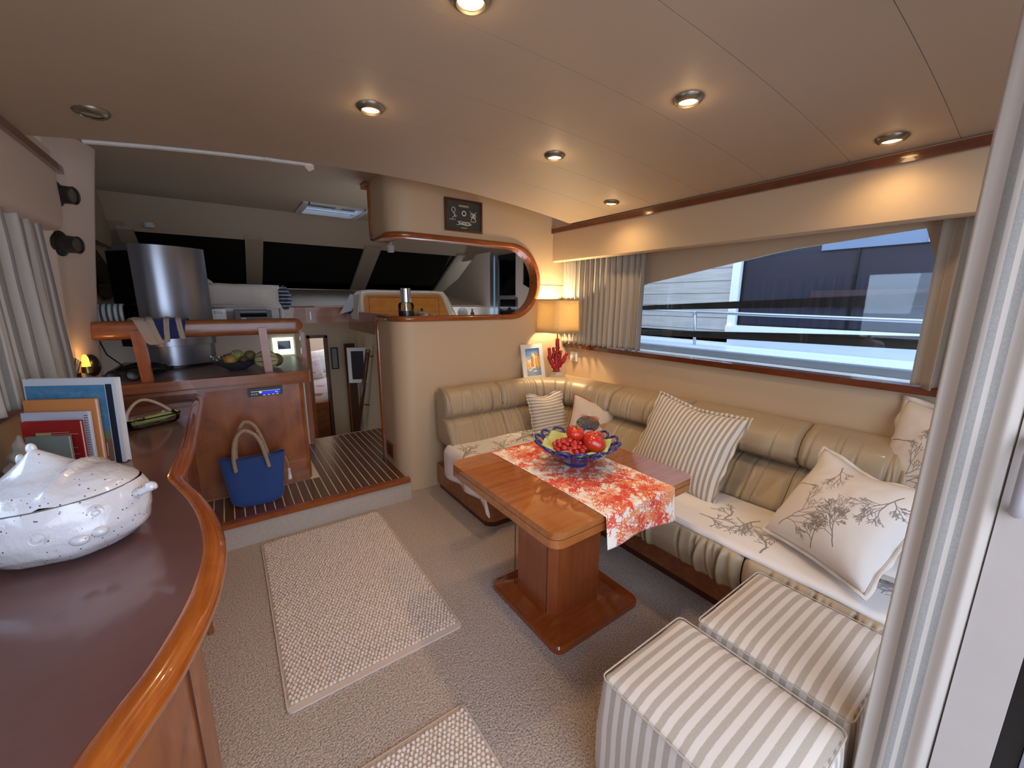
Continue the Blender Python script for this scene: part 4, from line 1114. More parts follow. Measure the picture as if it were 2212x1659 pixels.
# make sure the second profile axis points up
zs = [v.co.z for v in o.data.vertices]
if max(zs) > SZ+0.01:
    for v in o.data.vertices: v.co.z = 2*SZ-v.co.z
    o.data.flip_normals()
wpar(o, sb)
ins2 = inset(ep, -0.075) if inset(ep, -0.075)[40][0] < ep[40][0] else inset(ep, 0.075)
prism('carcass', ins2+[(XL+.01, -0.35), (XL+.01, 2.80)], 'z', 0.0, SZ-0.035, M['burl'], sb)
for i in range(20, len(ins2)-20, 17):
    x, y = ins2[i]; box('door_joint', x-.003, x+.004, y-.002, y+.002, 0.06, SZ-0.06, M['darkwood'], sb)
box('corner_strip', -0.196, -0.180, 1.82, 1.836, 0.0, 0.70, M['cherry_z'], sb, bevel=0.002)

# ---------------------------------------------------------------- ceramic fish tureen
def potm():
    m, t, b = newmat('speckled_white_glaze'); v = coords(t)
    vo = N(t, 'ShaderNodeTexVoronoi'); vo.inputs['Scale'].default_value = 95; t.links.new(v, vo.inputs['Vector'])
    n = noisen(t, v, 18, 3)
    sp = math_(t, 'MULTIPLY', math_(t, 'LESS_THAN', vo.outputs[0], 0.15), math_(t, 'GREATER_THAN', n, 0.50))
    base = mixc(t, n, srgb('c9c5c8'), srgb('dedadb'))
    t.links.new(mixc(t, sp, base, srgb('4a4650')), b.inputs['Base Color'])
    b.inputs['Roughness'].default_value = 0.22; b.inputs['Coat Weight'].default_value = 0.8; b.inputs['Coat Roughness'].default_value = 0.05
    bumpn(t, b, noisen(t, v, 26, 4), 0.9, 0.007); return m
M['glaze'] = potm()
px_, py_ = -0.334, 1.200
pot = empty('fish_tureen', (px_, py_, SZ), 'white speckled ceramic lidded pot shaped like a fish on the sideboard', 'pot')
dirx = Vector((0.94, -0.34, 0)); diry = Vector((0.34, 0.94, 0))
def pw(u, v_, z): p = Vector((px_, py_, SZ))+dirx*u+diry*v_; return (p.x, p.y, SZ+z)
BPR = [(0, 0), (0.062, 0.001), (0.102, 0.012), (0.130, 0.036), (0.143, 0.070), (0.139, 0.104), (0.125, 0.131)]
def potbody(a, b):
    u = b*(len(BPR)-1); i = min(int(u), len(BPR)-2); k = u-i; r_ = BPR[i][0]*(1-k)+BPR[i+1][0]*k; z = BPR[i][1]*(1-k)+BPR[i+1][1]*k
    q = 2*pi*a; n_ = 1+0.05*ns(cos(q)*2, sin(q)*2, z*20)
    return pw(r_*n_*cos(q)*1.08, r_*n_*sin(q)*0.88, z+(0.012*cos(q)*0 + 0.010*cos(q)*(z/0.131) - 0.0)*1.0)
grid('pot_body', potbody, 60, 28, M['glaze'], pot, closeu=True)
LPR = [(0.126, 0.133), (0.120, 0.141), (0.100, 0.157), (0.072, 0.171), (0.040, 0.181), (0.018, 0.186), (0, 0.187)]
def potlid(a, b):
    u = b*(len(LPR)-1); i = min(int(u), len(LPR)-2); k = u-i; r_ = LPR[i][0]*(1-k)+LPR[i+1][0]*k; z = LPR[i][1]*(1-k)+LPR[i+1][1]*k
    q = 2*pi*a; X_, Y_ = r_*cos(q)*1.08, r_*sin(q)*0.88
    # dorsal fin ridge rising to a knob left of the middle
    rdg = exp(-((Y_-0.01)/0.030)**2)*max(0, 1-abs(X_+0.03)/0.085)**1.5*0.046
    rdg2 = 0.012*max(0, 1-abs(X_-0.045)/0.012)*(0.5+0.5*(abs(Y_) < 0.09))
    return pw(X_, Y_, z+rdg+rdg2+0.010*cos(q)*(r_/0.126))
grid('pot_lid', potlid, 80, 40, M['glaze'], pot, closeu=True)
tube('lid_seam', [pw(0.1345*cos(2*pi*k/48), 0.1100*sin(2*pi*k/48), 0.1315+0.010*cos(2*pi*k/48)) for k in range(48)], 0.0022, plain('seam_shadow', '6a6058', .6), pot, 6, True)
def blob(name, c, rx, ry, rz, par=pot):
    def fn(a_, b_):
        q = 2*pi*a_; p = pi*b_; u_, v_, w_ = rx*sin(p)*cos(q), ry*sin(p)*sin(q), rz*cos(p)
        return pw(c[0]+u_, c[1]+v_, c[2]+w_)
    return grid(name, fn, 20, 12, M['glaze'], par, closeu=True)
blob('dorsal_tip', (-0.033, 0.012, 0.224), 0.009, 0.007, 0.013)
blob('lid_bump', (-0.072, 0.035, 0.194), 0.008, 0.007, 0.014)
for (u, v_, z) in ((0.040, -0.118, 0.086), (0.108, -0.078, 0.108)):
    n = (dirx*u*1.0+diry*v_*1.5).normalized()
    e = lathe('eye', [(0, 0.010), (0.005, 0.009), (0.0075, 0.004), (0.009, 0.002), (0.013, 0.004), (0.016, 0.0), (0.017, -0.010)], (0, 0, 0), M['glaze'], None, 20)
    e.data.transform(basis(pw(u, v_, z), tuple(n), (0, 0, 1))); wpar(e, pot)
blob('fin', (-0.085, -0.102, 0.078), 0.036, 0.015, 0.013)
blob('mouth', (0.088, -0.100, 0.064), 0.016, 0.012, 0.011)
blob('mouth', (0.112, -0.084, 0.070), 0.014, 0.012, 0.011)
tube('tail_knob', [pw(0.135, -0.015, 0.112), pw(0.160, -0.015, 0.120), pw(0.170, -0.015, 0.125), pw(0.177, -0.015, 0.131), pw(0.180, -.015, 0.135)], [0.012, 0.008, 0.009, 0.012, 0.006], M['glaze'], pot, 12)

# ---------------------------------------------------------------- spiral shell behind the tureen
sh_ = empty('sea_shell', (-0.50, 1.60, SZ), 'tall grey spiral sea shell between the books and the ceramic pot', 'shell')
def shell(a, b):
    q = 2*pi*a; h = b*0.17; r_ = 0.052*(1-b)**0.9+0.002; r_ *= 1+0.16*sin(b*34+q); r_ *= 1+0.10*max(0, sin(q*6+b*20))
    return (-0.50+r_*cos(q)+0.01*b, 1.60+r_*sin(q)*0.9, SZ+h+0.002)
grid('shell_spire', shell, 40, 60, plain('weathered_shell', '8f877e', 0.7, var=0.2, vs=30, bump=.6, bs=60, bd=.003), sh_, closeu=True)

# ---------------------------------------------------------------- books leaning in a row
def book(xr, yr, w, h, t, cover, label, nm='book', lean=0.06, extra=None, base=0.0):
    """xr,yr right-hand bottom corner; width runs away to the left along the shelf"""
    d = Vector((-0.89, 0.455, 0)); n = Vector((-0.455, -0.89, 0)); n = Vector((-0.455*1.0, -0.89, 0)).normalized()
    up_ = (Vector((0, 0, 1))-n*lean).normalized(); nn = d.cross(up_)*-1
    if nn.dot(Vector((0, -1, 0))) < 0: nn = -nn
    O = Vector((xr, yr, SZ+0.001+base)); e = bpy.data.objects.new(nm, None); COL.objects.link(e)
    X_ = -d; e.matrix_world = Matrix(((X_.x, up_.x, nn.x, O.x), (X_.y, up_.y, nn.y, O.y), (X_.z, up_.z, nn.z, O.z), (0, 0, 0, 1))); e.empty_display_size = .05
    L(e, label, 'book', 'books standing on the sideboard')
    box('cover', -w, 0, 0, h, 0, 0.0025, cover, e, bevel=0.0008, seg=1, world=False)
    box('pages', -w+.003, -0.003, 0.003, h-.003, -t+.002, -0.0002, M['white'], e, world=False)
    box('back_cover', -w, 0, 0, h, -t, -t+.0022, cover, e, world=False)
    if extra: extra(e, w, h)
    return e
def lines(e, rows, x0, x1, mat, th=.0012):
    for (y, a, b) in rows: box('print_line', x0+(x1-x0)*a, x0+(x1-x0)*b, y, y+th, 0.0024, 0.0029, mat, e, world=False)
def flat(name, hx, r=.45): return plain(name, hx, r, var=.04)
def ex1(e, w, h):
    box('side_band', -0.03, -0.012, 0.0, h-0.02, 0.0024, 0.003, flat('navy_band', '1c2a3c'), e, world=False)
    a_ = canvas(256, 256, '4f86ad'); Rb = random.Random(2)
    for k in range(200): stroke(a_, Rb.uniform(0, 256), Rb.uniform(90, 256), Rb.uniform(0, 256), Rb.uniform(90, 256), 10, hexc(Rb.choice(['3f79a8', '5a93b8', '6f9fb8'])), .25)
    rectf(a_, 0, 0, 256, 95, hexc('8f6a5c')); rectf(a_, 0, 75, 256, 105, hexc('7b8a70'))
    for x_ in (210, 222, 235): stroke(a_, x_, 20, x_+2, 62, 3, hexc('e0d6cc'))
    mesh('cover_print', [(-w+.004, .004, .0031), (-0.032, .004, .0031), (-0.032, h-.022, .0031), (-w+.004, h-.022, .0031)], [(0, 1, 2, 3)], imgmat('sea_print', a_, .4, bump=False), e, False, [(0, 0), (1, 0), (1, 1), (0, 1)], False)
book(-0.322, 1.770, 0.258, 0.282, 0.020, flat('white_board', 'd4dae4'), 'large blue and white hardback at the back of the book row', extra=ex1)
book(-0.372, 1.755, 0.196, 0.222, 0.012, flat('orange_cover', 'd98f54'), 'orange covered book in front of the large blue one', lean=.06)
def ex3(e, w, h):
    for k in range(22): tube('spiral_ring', [(-0.006+0.005*cos(q*pi/4), 0.012+k*(h-.024)/21, 0.001+0.006*sin(q*pi/4)) for q in range(8)], 0.0008, M['black'], e, 4, True, world=False)
book(-0.388, 1.738, 0.180, 0.188, 0.010, flat('white_cover', 'c9ccd8'), 'white spiral bound notebook behind the red book', nm='notebook', extra=ex3, lean=.06)
def ex4(e, w, h):
    box('cover_picture', -w+.035, -w+.075, h-.075, h-.035, .0024, .003, flat('thumb', 'b8a878'), e, world=False)
    lines(e, [(h-.036, .42, .8), (h-.042, .42, .95), (h-.05, .42, .7), (h-.085, .7, .9), (h-.105, .7, .92), (h-.125, .7, .88)], -w, 0, flat('pale_ink', 'd8b0a0'))
book(-0.402, 1.713, 0.155, 0.168, 0.010, flat('red_cover', '9e1f1c'), 'red covered book with pale printing near the front of the row', extra=ex4, lean=.05)
book(-0.425, 1.690, 0.112, 0.130, 0.008, flat('grey_green_cover', '7d8880'), 'small grey-green booklet at the very front of the book row', nm='booklet', lean=.05)

# ---------------------------------------------------------------- glass basket with napkin
gb = empty('glass_basket', (-0.315, 2.27, SZ), 'clear glass basket dish holding a green napkin on the sideboard', 'dish')
def gw(x, y, z): q = 0.55; return (-0.315+x*cos(q)-y*sin(q), 2.27+x*sin(q)+y*cos(q), SZ+z)
def gdish(a, b):
    P = rrect(0.19, 0.115, 0.03, 5); k = int(round(a*len(P))) % len(P); x, y = P[k]
    s, z = [(0.0, 0.004), (0.5, 0.003), (0.86, 0.004), (0.95, 0.012), (1.0, 0.035), (1.03, 0.042)][int(round(b*5))]
    return gw(x*s, y*s, z)
grid('glass_dish', gdish, 24, 6, M['glass'], gb, closeu=True, thick=0.004)
tube('glass_handle', smoothpath([gw(-0.088, -0.02, 0.036), gw(-0.080, -0.016, 0.070), gw(-0.045, -0.005, 0.104), gw(-0.005, 0.005, 0.110), gw(0.045, 0.012, 0.080), gw(0.088, 0.02, 0.038)], 6), 0.0065, plain('cut_glass', 'b8a090', 0.08, coat=1), gb, 8)
def gn(a, b):
    x = -0.085+0.17*a; y = -0.048+0.096*b; e_ = max(abs(a-.5), abs(b-.5))*2
    return gw(x, y, 0.012+0.014*e_**3+0.006*ns(a*5, b*5, 2)+0.010*(a > .5)*(a-.5))
o = grid('green_napkin', gn, 24, 16, M['limecloth'], None, thick=.0015); L(o, 'folded green paper napkin lying in the glass basket', 'napkin')
bd = empty('bead_string', (-0.325, 2.265, SZ+.02), 'small dark bunch of beads on the green napkin', 'beads')
for k in range(14): lathe('bead', [(0, -.005), (.004, -.003), (.005, 0), (.004, .003), (0, .005)], gw(-0.04+0.05*ns(k*1.7), -0.01+.04*ns(k*2.3, 5), 0.030), plain('dark_beads', '4a4038', .3) if k == 0 else bpy.data.materials['dark_beads'], bd, 8)

# ================================================================ galley unit
M['laminate'] = plain('mauve_laminate', '7d7078', 0.3, var=0.05, vs=5)
gu = empty('galley_unit', (-0.12, 3.2, 0.15), 'figured cherry galley unit on the raised teak floor', 'cabinet')
prism('carcass', [(-0.62, 2.835), (0.335, 2.828), (0.355, 2.84), (0.365, 2.87), (0.40, 3.60), (-0.62, 3.60)], 'z', 0.152, 0.815, M['burl'], gu, bevel=0.002, seg=1)
box('kick_plate', 0.20, 0.345, 2.818, 2.83, 0.152, 0.225, M['cherry_x'], gu, bevel=0.002)
prism('worktop', [(-0.63, 2.82), (0.37, 2.805), (0.395, 2.83), (0.43, 3.62), (-0.63, 3.9)], 'z', 0.868, 0.882, M['laminate'], gu)
prism('worktop_edge', [(-0.63, 2.80), (0.37, 2.785), (0.395, 2.795), (0.408, 2.82), (0.44, 3.60), (0.42, 3.60), (0.385, 2.835), (-0.63, 2.86)], 'z', 0.812, 0.887, M['cherry_x'], gu, bevel=0.010, seg=3)
box('edge_groove', -0.62, 0.36, 2.785, 2.800, 0.834, 0.838, M['darkwood'], gu)
# radio
rd = empty('car_radio', (0.145, 2.825, 0.775), 'black radio with blue display set into the galley front', 'radio')
box('face', 0.060, 0.240, 2.812, 2.832, 0.752, 0.802, M['black'], rd, bevel=0.003)
box('silver_line', 0.075, 0.228, 2.8100, 2.8125, 0.781, 0.7835, M['chrome'], rd)
box('display', 0.128, 0.228, 2.8095, 2.8125, 0.763, 0.777, emit('blue_display', '1a22c8', 0.9), rd)
for x in (0.075, 0.087, 0.099): box('button', x, x+.008, 2.8095, 2.8125, 0.762, 0.770, M['nickel'], rd)
for x in (0.135, 0.158, 0.181, 0.204): box('button', x, x+.014, 2.8095, 2.8125, 0.7555, 0.759, M['chrome'], rd)
e = lathe('dial', [(0, .01), (.008, .01), (.009, 0)], (0, 0, 0), M['chrome'], None, 16); e.data.transform(basis((0.122, 2.812, 0.778), (0, -1, 0), (0, 0, 1))); wpar(e, rd)
def text3d(s, M4, size, mat, parent, ext=0.0004, name='lettering'):
    cu = bpy.data.curves.new(name, 'FONT'); cu.body = s; cu.size = size; cu.extrude = ext; cu.align_x = 'CENTER'; cu.align_y = 'CENTER'
    o_ = bpy.data.objects.new(name, cu); COL.objects.link(o_); dg = bpy.context.evaluated_depsgraph_get(); me = bpy.data.meshes.new_from_object(o_.evaluated_get(dg))
    bpy.data.objects.remove(o_); me.transform(M4); me.materials.clear(); me.materials.append(mat)
    ob = bpy.data.objects.new(name, me); COL.objects.link(ob); wpar(ob, parent); return ob
text3d('9.0', basis((0.206, 2.8092, 0.770), (0, -1, 0), (0, 0, 1)), 0.012, emit('digits', '5a7dff', 3), rd, name='digits')
# fiddle rail
gr = empty('grab_rail', (-0.10, 2.90, 0.887), 'thick rounded cherry grab rail on short posts above the galley', 'rail')
def caps(a, b):
    q = 2*pi*b; x0, x1 = -0.595, 0.402; r_ = 0.049; u = a*26
    if u < 8: t_ = u/8; xx = x0+r_-r_*cos(t_*pi/2); k = sin(t_*pi/2)
    elif u > 18: t_ = (26-u)/8; xx = x1-r_+r_*cos(t_*pi/2); k = sin(t_*pi/2)
    else: xx = x0+r_+(x1-x0-2*r_)*(u-8)/10; k = 1
    c, s = cos(q), sin(q); e_ = 0.6
    return (xx, 2.91+0.034*k*(abs(c)**e_)*(1 if c > 0 else -1), 1.163+0.048*k*(abs(s)**e_)*(1 if s > 0 else -1))
grid('handrail', caps, 27, 28, M['cherry_x'], gr, closev=True)
def post(x0, x1, y, xt=0):
    bm = bmesh.new(); bmbox(bm, x0, x1, y-.012, y+.02, 0.886, 1.16)
    for v in bm.verts:
        if v.co.z > 1: v.co.x += xt
    bmobj('post', bm, M['cherry_z'], gr, bevel=0.003)
post(-0.405, -0.355, 2.875, -0.012); post(0.162, 0.205, 2.868, -0.01)
tp_ = empty('corner_post', (0.478, 3.55, 0.15), 'tall slim cherry post at the companionway end of the galley', 'post')
box('shaft', 0.462, 0.498, 3.53, 3.57, 0.152, 1.08, M['cherry_z'], tp_, bevel=0.005)
box('edge_strip', 0.448, 0.460, 3.53, 3.56, 0.16, 0.86, M['whiteplastic'], tp_, bevel=0.002)
# back panel with lit port
struct(box('wall_galley_back', -0.80, 0.47, 3.92, 3.95, -0.4, 1.10, M['vinyl_w']))
pw_ = empty('window_10', (0.375, 3.915, 0.93)); pw_['kind'] = 'structure'
box('frame', 0.300, 0.455, 3.905, 3.92, 0.868, 1.012, emit('daylight_glow', 'cfe8c4', 1.2), pw_, bevel=0.012)  # frame glows by itself to stand for daylight around the port
box('pane', 0.335, 0.43, 3.900, 3.906, 0.915, 0.985, M['darkglass'], pw_, bevel=0.003)
struct(box('trim_23', -0.7, 0.46, 3.885, 3.92, 1.045, 1.07, M['cherry_x'], bevel=0.004))
# old television standing on the worktop
tv = empty('television', (-0.29, 3.5, 0.885), 'bulky silver television with a black side standing on the galley worktop', 'television')
M['silver'] = plain('silver_plastic', '8d8f98', 0.26, metal=0.75, var=0.02)
front = [(-0.430, 3.345), (-0.37, 3.325), (-0.30, 3.322), (-0.22, 3.345), (-0.15, 3.385), (-0.10, 3.425), (-0.070, 3.465)]
fr2 = [(p.x, p.y) for p in smoothpath([(x, y, 0) for x, y in front], 5)]
prism('silver_housing', fr2+[(-0.12, 3.62), (-0.40, 3.62)], 'z', 1.03, 1.60, M['silver'], tv, bevel=0.008, ang=40)
prism('black_side', [(-0.426, 3.355), (-0.41, 3.62), (-0.555, 3.66), (-0.553, 3.50)], 'z', 1.03, 1.61, M['blackgloss'], tv, bevel=0.010)
prism('top_bezel', [(x*1.0, y+.012) for x, y in fr2]+[(-0.14, 3.66), (-0.50, 3.68), (-0.52, 3.50)], 'z', 1.60, 1.65, M['silver'], tv, bevel=0.025, ang=40)
prism('silver_base', [(x*0.93-.015, y+.01) for x, y in fr2]+[(-0.13, 3.62), (-0.40, 3.62)], 'z', 0.905, 1.028, M['silver'], tv, bevel=0.006, ang=40)
prism('base_foot', [(x*0.93-.015, y+.03) for x, y in fr2]+[(-0.15, 3.60), (-0.40, 3.60)], 'z', 0.884, 0.905, M['black'], tv, bevel=0.004)
for v in ([o_ for o_ in tv.children]): pass
# cables and small things at the left end of the worktop
tube('cable', [(-0.62, 3.3, 1.1), (-0.60, 3.32, 1.0), (-0.55, 3.35, 0.93), (-0.50, 3.38, 0.90)], 0.004, M['black'], None, 6); L(bpy.data.objects['cable'], 'thin black cable hanging left of the television base', 'cable')
bn = empty('binoculars', (-0.50, 3.02, 0.883), 'black binoculars lying beside the left post of the grab rail', 'binoculars')
for x in (-0.535, -0.455):
    e = lathe('barrel', [(0, -.06), (.02, -.06), (.022, -.02), (.03, .03), (.03, .06), (.026, .062), (0, .055)], (0, 0, 0), M['black'], None, 20); e.data.transform(basis((x, 3.02, 0.914), (0.1, -1, 0.05), (0, 0, 1))); wpar(e, bn)
    e = lathe('lens_ring', [(.022, .056), (.027, .066), (.030, .058)], (0, 0, 0), M['brass'], None, 20); e.data.transform(basis((x, 3.02, 0.914), (0.1, -1, 0.05), (0, 0, 1))); wpar(e, bn)
box('bridge', -0.52, -0.47, 2.99, 3.05, 0.905, 0.93, M['black'], bn, bevel=0.006)
gb2 = empty('bin_bag', (-0.42, 3.12, 0.883), 'crumpled dark plastic bag behind the binoculars', 'bag')
def cr_bag(a, b):
    q = 2*pi*a; p = pi*b; r_ = 1+0.25*ns(cos(q)*3, sin(q)*3, p*3)
    return (-0.42+0.12*r_*sin(p)*cos(q), 3.13+0.08*r_*sin(p)*sin(q), 0.925+0.035*r_*cos(p))
grid('bag_skin', cr_bag, 30, 16, plain('bag_plastic', '17181a', .25), gb2, closeu=True)
# ducting hose
hs = empty('ducting_hose', (-0.60, 3.4, 1.235), 'ribbed silver ducting hose running behind the grab rail to the port side', 'hose')
pr = []
for k in range(24): pr += [(0.056, -0.10+k*.0085), (0.062, -0.10+k*.0085+.003), (0.062, -0.10+k*.0085+.0055)]
e = lathe('ribbed_hose', pr, (0, 0, 0), stripes('foil_ribs', 'dfe6ea', '55626a', 'x', 0.0255, .5, rough=.25), None, 28); e.data.transform(basis((-0.60, 3.42, 1.235), (1, 0, 0), (0, 0, 1))); wpar(e, hs)
# striped cloth knotted round the rail
ck = empty('knotted_cloth', (-0.28, 2.9, 1.16), 'navy and beige webbing cloth wrapped over the grab rail', 'cloth')
M['navy'] = plain('navy_cloth', '16275c', 0.85, sheen=.3, bump=.3, bs=300); M['web'] = plain('beige_webbing', 'a59a8c', 0.9, bump=.4, bs=400)
def wrap(x0t, x1t, x0b, x1b, zt, zb, ex=0.0):
    def fn(a, b):
        # over the top of the rail and down its front
        q = -0.6+b*2.6
        if q < 0.9: y = 2.91+(0.040+ex)*sin(-q if q < 0 else -q)*-1*(-1) ; 
        pts = [(2.955, 1.19), (2.935, 1.218), (2.905, 1.224), (2.875, 1.212), (2.866, 1.18), (2.864, 1.14), (2.868, zb+.01), (2.866, zb)]
        u = b*(len(pts)-1); i = min(int(u), len(pts)-2); k = u-i
        y = pts[i][0]*(1-k)+pts[i+1][0]*k-ex; z = pts[i][1]*(1-k)+pts[i+1][1]*k+ex*(b < .5)
        xa = x0t+(x0b-x0t)*b; xb = x1t+(x1b-x1t)*b
        return (xa+(xb-xa)*a, y-0.006*ns(a*6, b*5, x0t*9), z-0.012*(1-abs(2*a-1))*(b > .8)*0+0.006*ns(a*4, b*3, 2))
    return fn
grid('navy_wrap', wrap(-0.40, -0.165, -0.30, -0.205, 0, 1.112), 24, 24, M['navy'], ck, thick=.003)
grid('webbing', wrap(-0.44, -0.385, -0.345, -0.285, 0, 1.085, .004), 8, 24, M['web'], ck, thick=.003)
grid('webbing', wrap(-0.37, -0.345, -0.305, -0.28, 0, 1.09, .006), 8, 24, M['web'], ck, thick=.003)
grid('webbing', wrap(-0.268, -0.243, -0.285, -0.262, 0, 1.095, .006), 8, 24, M['web'], ck, thick=.003)
grid('webbing', wrap(-0.232, -0.208, -0.215, -0.19, 0, 1.11, .006), 8, 24, M['web'], ck, thick=.003)
# fruit bowl
fb = empty('fruit_bowl', (0.03, 3.12, 0.884), 'wide grey bowl of fruit on the galley worktop', 'bowl')
lathe('bowl_body', [(0, 0), (.05, 0), (.055, .004), (.10, .03), (.125, .055), (.128, .058), (.12, .056), (.06, .012), (0, .008)], (0.03, 3.12, 0.884), plain('grey_pewter', '4e545a', 0.35, metal=.4), fb, 36)
def fruit(nm, label, x, y, z, r, c1, c2, sc=1, bands=0, grp=None):
    m_ = bpy.data.materials.get('skin_'+c1+c2)
    if not m_:
        m_, t, b = newmat('skin_'+c1+c2); v = coords(t)
        if bands:
            s = N(t, 'ShaderNodeSeparateXYZ'); t.links.new(v, s.inputs[0]); an = math_(t, 'ARCTAN2', s.outputs[0], s.outputs[2])
            fr = math_(t, 'FRACT', math_(t, 'ADD', math_(t, 'MULTIPLY', an, bands/(2*pi)), math_(t, 'MULTIPLY', noisen(t, v, 40, 2), .25)))
            t.links.new(mixc(t, math_(t, 'LESS_THAN', math_(t, 'ABSOLUTE', math_(t, 'SUBTRACT', fr, .5)), .08), srgb(c1), srgb(c2)), b.inputs['Base Color'])
        else: t.links.new(mixc(t, noisen(t, v, 15, 3), srgb(c1), srgb(c2)), b.inputs['Base Color'])
        b.inputs['Roughness'].default_value = .5
    def fn(a, b):
        q = 2*pi*a; p = pi*b; rr = r*(1+(0.02*cos(bands*q) if bands else .03*ns(cos(q)*2, sin(q)*2, p)))
        return (rr*sin(p)*cos(q), rr*cos(p)*sc, rr*sin(p)*sin(q))
    o_ = grid(nm, fn, 28, 16, m_, None, closeu=True); o_.location = (x, y, z); L(o_, label, 'fruit', grp); return o_
fruit('melon', 'cream melon with dark green stripes beside the fruit bowl', 0.185, 3.00, 0.884+.062, .062, 'c2bd92', '2c3520', 1.05, 10).rotation_euler = (0, 0, 1.4)
fruit('melon', 'small green netted melon at the middle of the fruit bowl', 0.035, 3.14, 0.965, .042, '7d8a4a', '98a060')
fruit('pear', 'olive brown pear right of the green melon', 0.105, 3.13, 0.965, .034, '5f5a34', '7d7440', 1.15)
fruit('mango', 'yellow mango at the front of the fruit bowl', -0.005, 3.06, 0.950, .036, 'b89448', 'a07a3a', 1.1)
fruit('fig', 'brown fig at the right of the fruit bowl', 0.065, 3.06, 0.948, .024, '6a4a3c', '4a342c')
fruit('avocado', 'olive avocado behind the striped melon', 0.245, 3.10, 0.93, .045, '55512c', '6e6840', 1.1)
fo = empty('crumpled_foil', (-0.07, 3.10, 0.95), 'crumpled foil wrapper on the left rim of the fruit bowl', 'wrapper')
def foil(a, b): return (-0.10+0.11*a+.02*ns(a*9, b*9, 1), 3.06+0.10*b+.02*ns(a*9, b*9, 7), 0.955+.03*ns(a*8, b*8, 3)+.02*a)
grid('foil_sheet', foil, 18, 18, plain('foil', 'a8a2a8', .2, metal=.8), fo, smooth=False, thick=.001)

# ================================================================ blue tote bag
tt = empty('tote_bag', (0.035, 2.68, 0.152), 'blue felt tote bag with rope handles on the teak step', 'bag')
M['tote'] = plain('blue_felt', '1d3f7c', 0.8, var=.06, sheen=.3, bump=.25, bs=250)
def tote(a, b):
    z = 0.268*b; wt_ = 0.125+0.036*b; dp = 0.055-0.020*b
    P = rrect(2, 2, 0.55, 8); u = a*len(P); i = int(u) % len(P); X_, Y_ = P[i]
    rr = 1-0.30*max(0, 1-z/0.035)**2
    top = 0.012*(abs(X_)**2)*b
    y = 2.685-0.045*(1-b)+Y_*dp*rr
    return (0.040+X_*wt_*rr, y-0.10*X_*wt_*rr, 0.153+z+top-0.010*(1-abs(X_))*b**4)
grid('bag_body', tote, 36, 24, M['tote'], tt, closeu=True)
P = rrect(2, 2, 0.55, 8)
mesh('bag_base', [tote(k/36, 0) for k in range(36)], [tuple(range(36))], M['tote'], tt)
mesh('bag_lining', [(p[0], p[1], p[2]-0.012) for p in [tote(k/36, 1) for k in range(36)]], [tuple(range(36))], M['navy'], tt)
tube('bag_rim', [tote(k/36, 1) for k in range(36)], 0.003, M['tote'], tt, 6, True)
M['roper'] = plain('natural_rope', 'a58e74', 0.85, var=.12, vs=90)
def rope(pts, name, par):
    sp = smoothpath(pts, 16); F_ = frames(sp); lst = []
    ln = 0
    for s in range(3):
        pp = []; ln = 0
        for i, (p, t_, a_, b_) in enumerate(F_):
            if i: ln += (sp[i]-sp[i-1]).length
            q = ln*2*pi/0.045+s*2*pi/3; pp.append(p+a_*cos(q)*.0055+b_*sin(q)*.0055)
        lst.append((pp, .0058))
    tubes(name, lst, M['roper'], par, 6)
for yy, zt, xo in ((2.628, 0.60, 0), (2.72, 0.625, 0.012)):
    rope([(-0.050+xo, yy+.005, 0.365), (-0.052+xo, yy, 0.45), (-0.035+xo, yy, 0.55), (0.005+xo, yy, zt), (0.05+xo, yy, zt-.02), (0.080+xo, yy, 0.53), (0.10+xo, yy, 0.44), (0.112+xo, yy-.008, 0.365)], 'rope_handle', tt)
tube('tassel_cord', [(0.20, 2.66, 0.40), (0.212, 2.655, 0.36), (0.214, 2.65, 0.32)], .003, M['roper'], tt)
lathe('tassel', [(0, 0), (.006, -.002), (.008, -.012), (.006, -.016), (.012, -.06), (.010, -.072), (0, -.072)], (0.214, 2.65, 0.322), M['cloth'], tt, 12)
# ================================================================ wheelhouse things
def simple(nm, label, cat, x0, x1, y0, y1, z0, z1, mat, bev=.004, grp=None): return L(box(nm, x0, x1, y0, y1, z0, z1, mat, bevel=bev), label, cat, grp)
pc = empty('pilot_locker', (0.16, 3.8, 1.07), 'low cherry locker behind the grab rail under the towel', 'cabinet')
box('carcass', -0.14, 0.42, 3.72, 3.90, 1.06, 1.165, M['cherry_x'], pc, bevel=.004)
wb = empty('white_box', (-0.045, 3.76, 1.167), 'small white box with dark lettering beside the television', 'box')
box('carton', -0.088, 0.008, 3.74, 3.80, 1.166, 1.255, M['white'], wb, bevel=.002)
text3d('BSG', basis((-0.04, 3.7385, 1.232), (0, -1, 0), (0, 0, 1)), 0.030, M['black'], wb)
dv = empty('black_instrument', (0.19, 3.78, 1.167), 'flat black electronic instrument box right of the white box', 'instrument')
box('casing', 0.062, 0.305, 3.74, 3.86, 1.166, 1.246, M['black'], dv, bevel=.008); box('recess', 0.095, 0.27, 3.733, 3.742, 1.195, 1.235, M['blackgloss'], dv, bevel=.002); box('label_strip', 0.10, 0.13, 3.731, 3.734, 1.182, 1.188, M['nickel'], dv)
tw = empty('folded_towel', (0.13, 3.95, 1.25), 'grey-white terry towel draped over the seat back behind the television', 'towel')
M['terry'] = plain('terry', 'd8cfc4', .95, var=.08, vs=60, bump=.9, bs=150, bd=.004, sheen=.4)
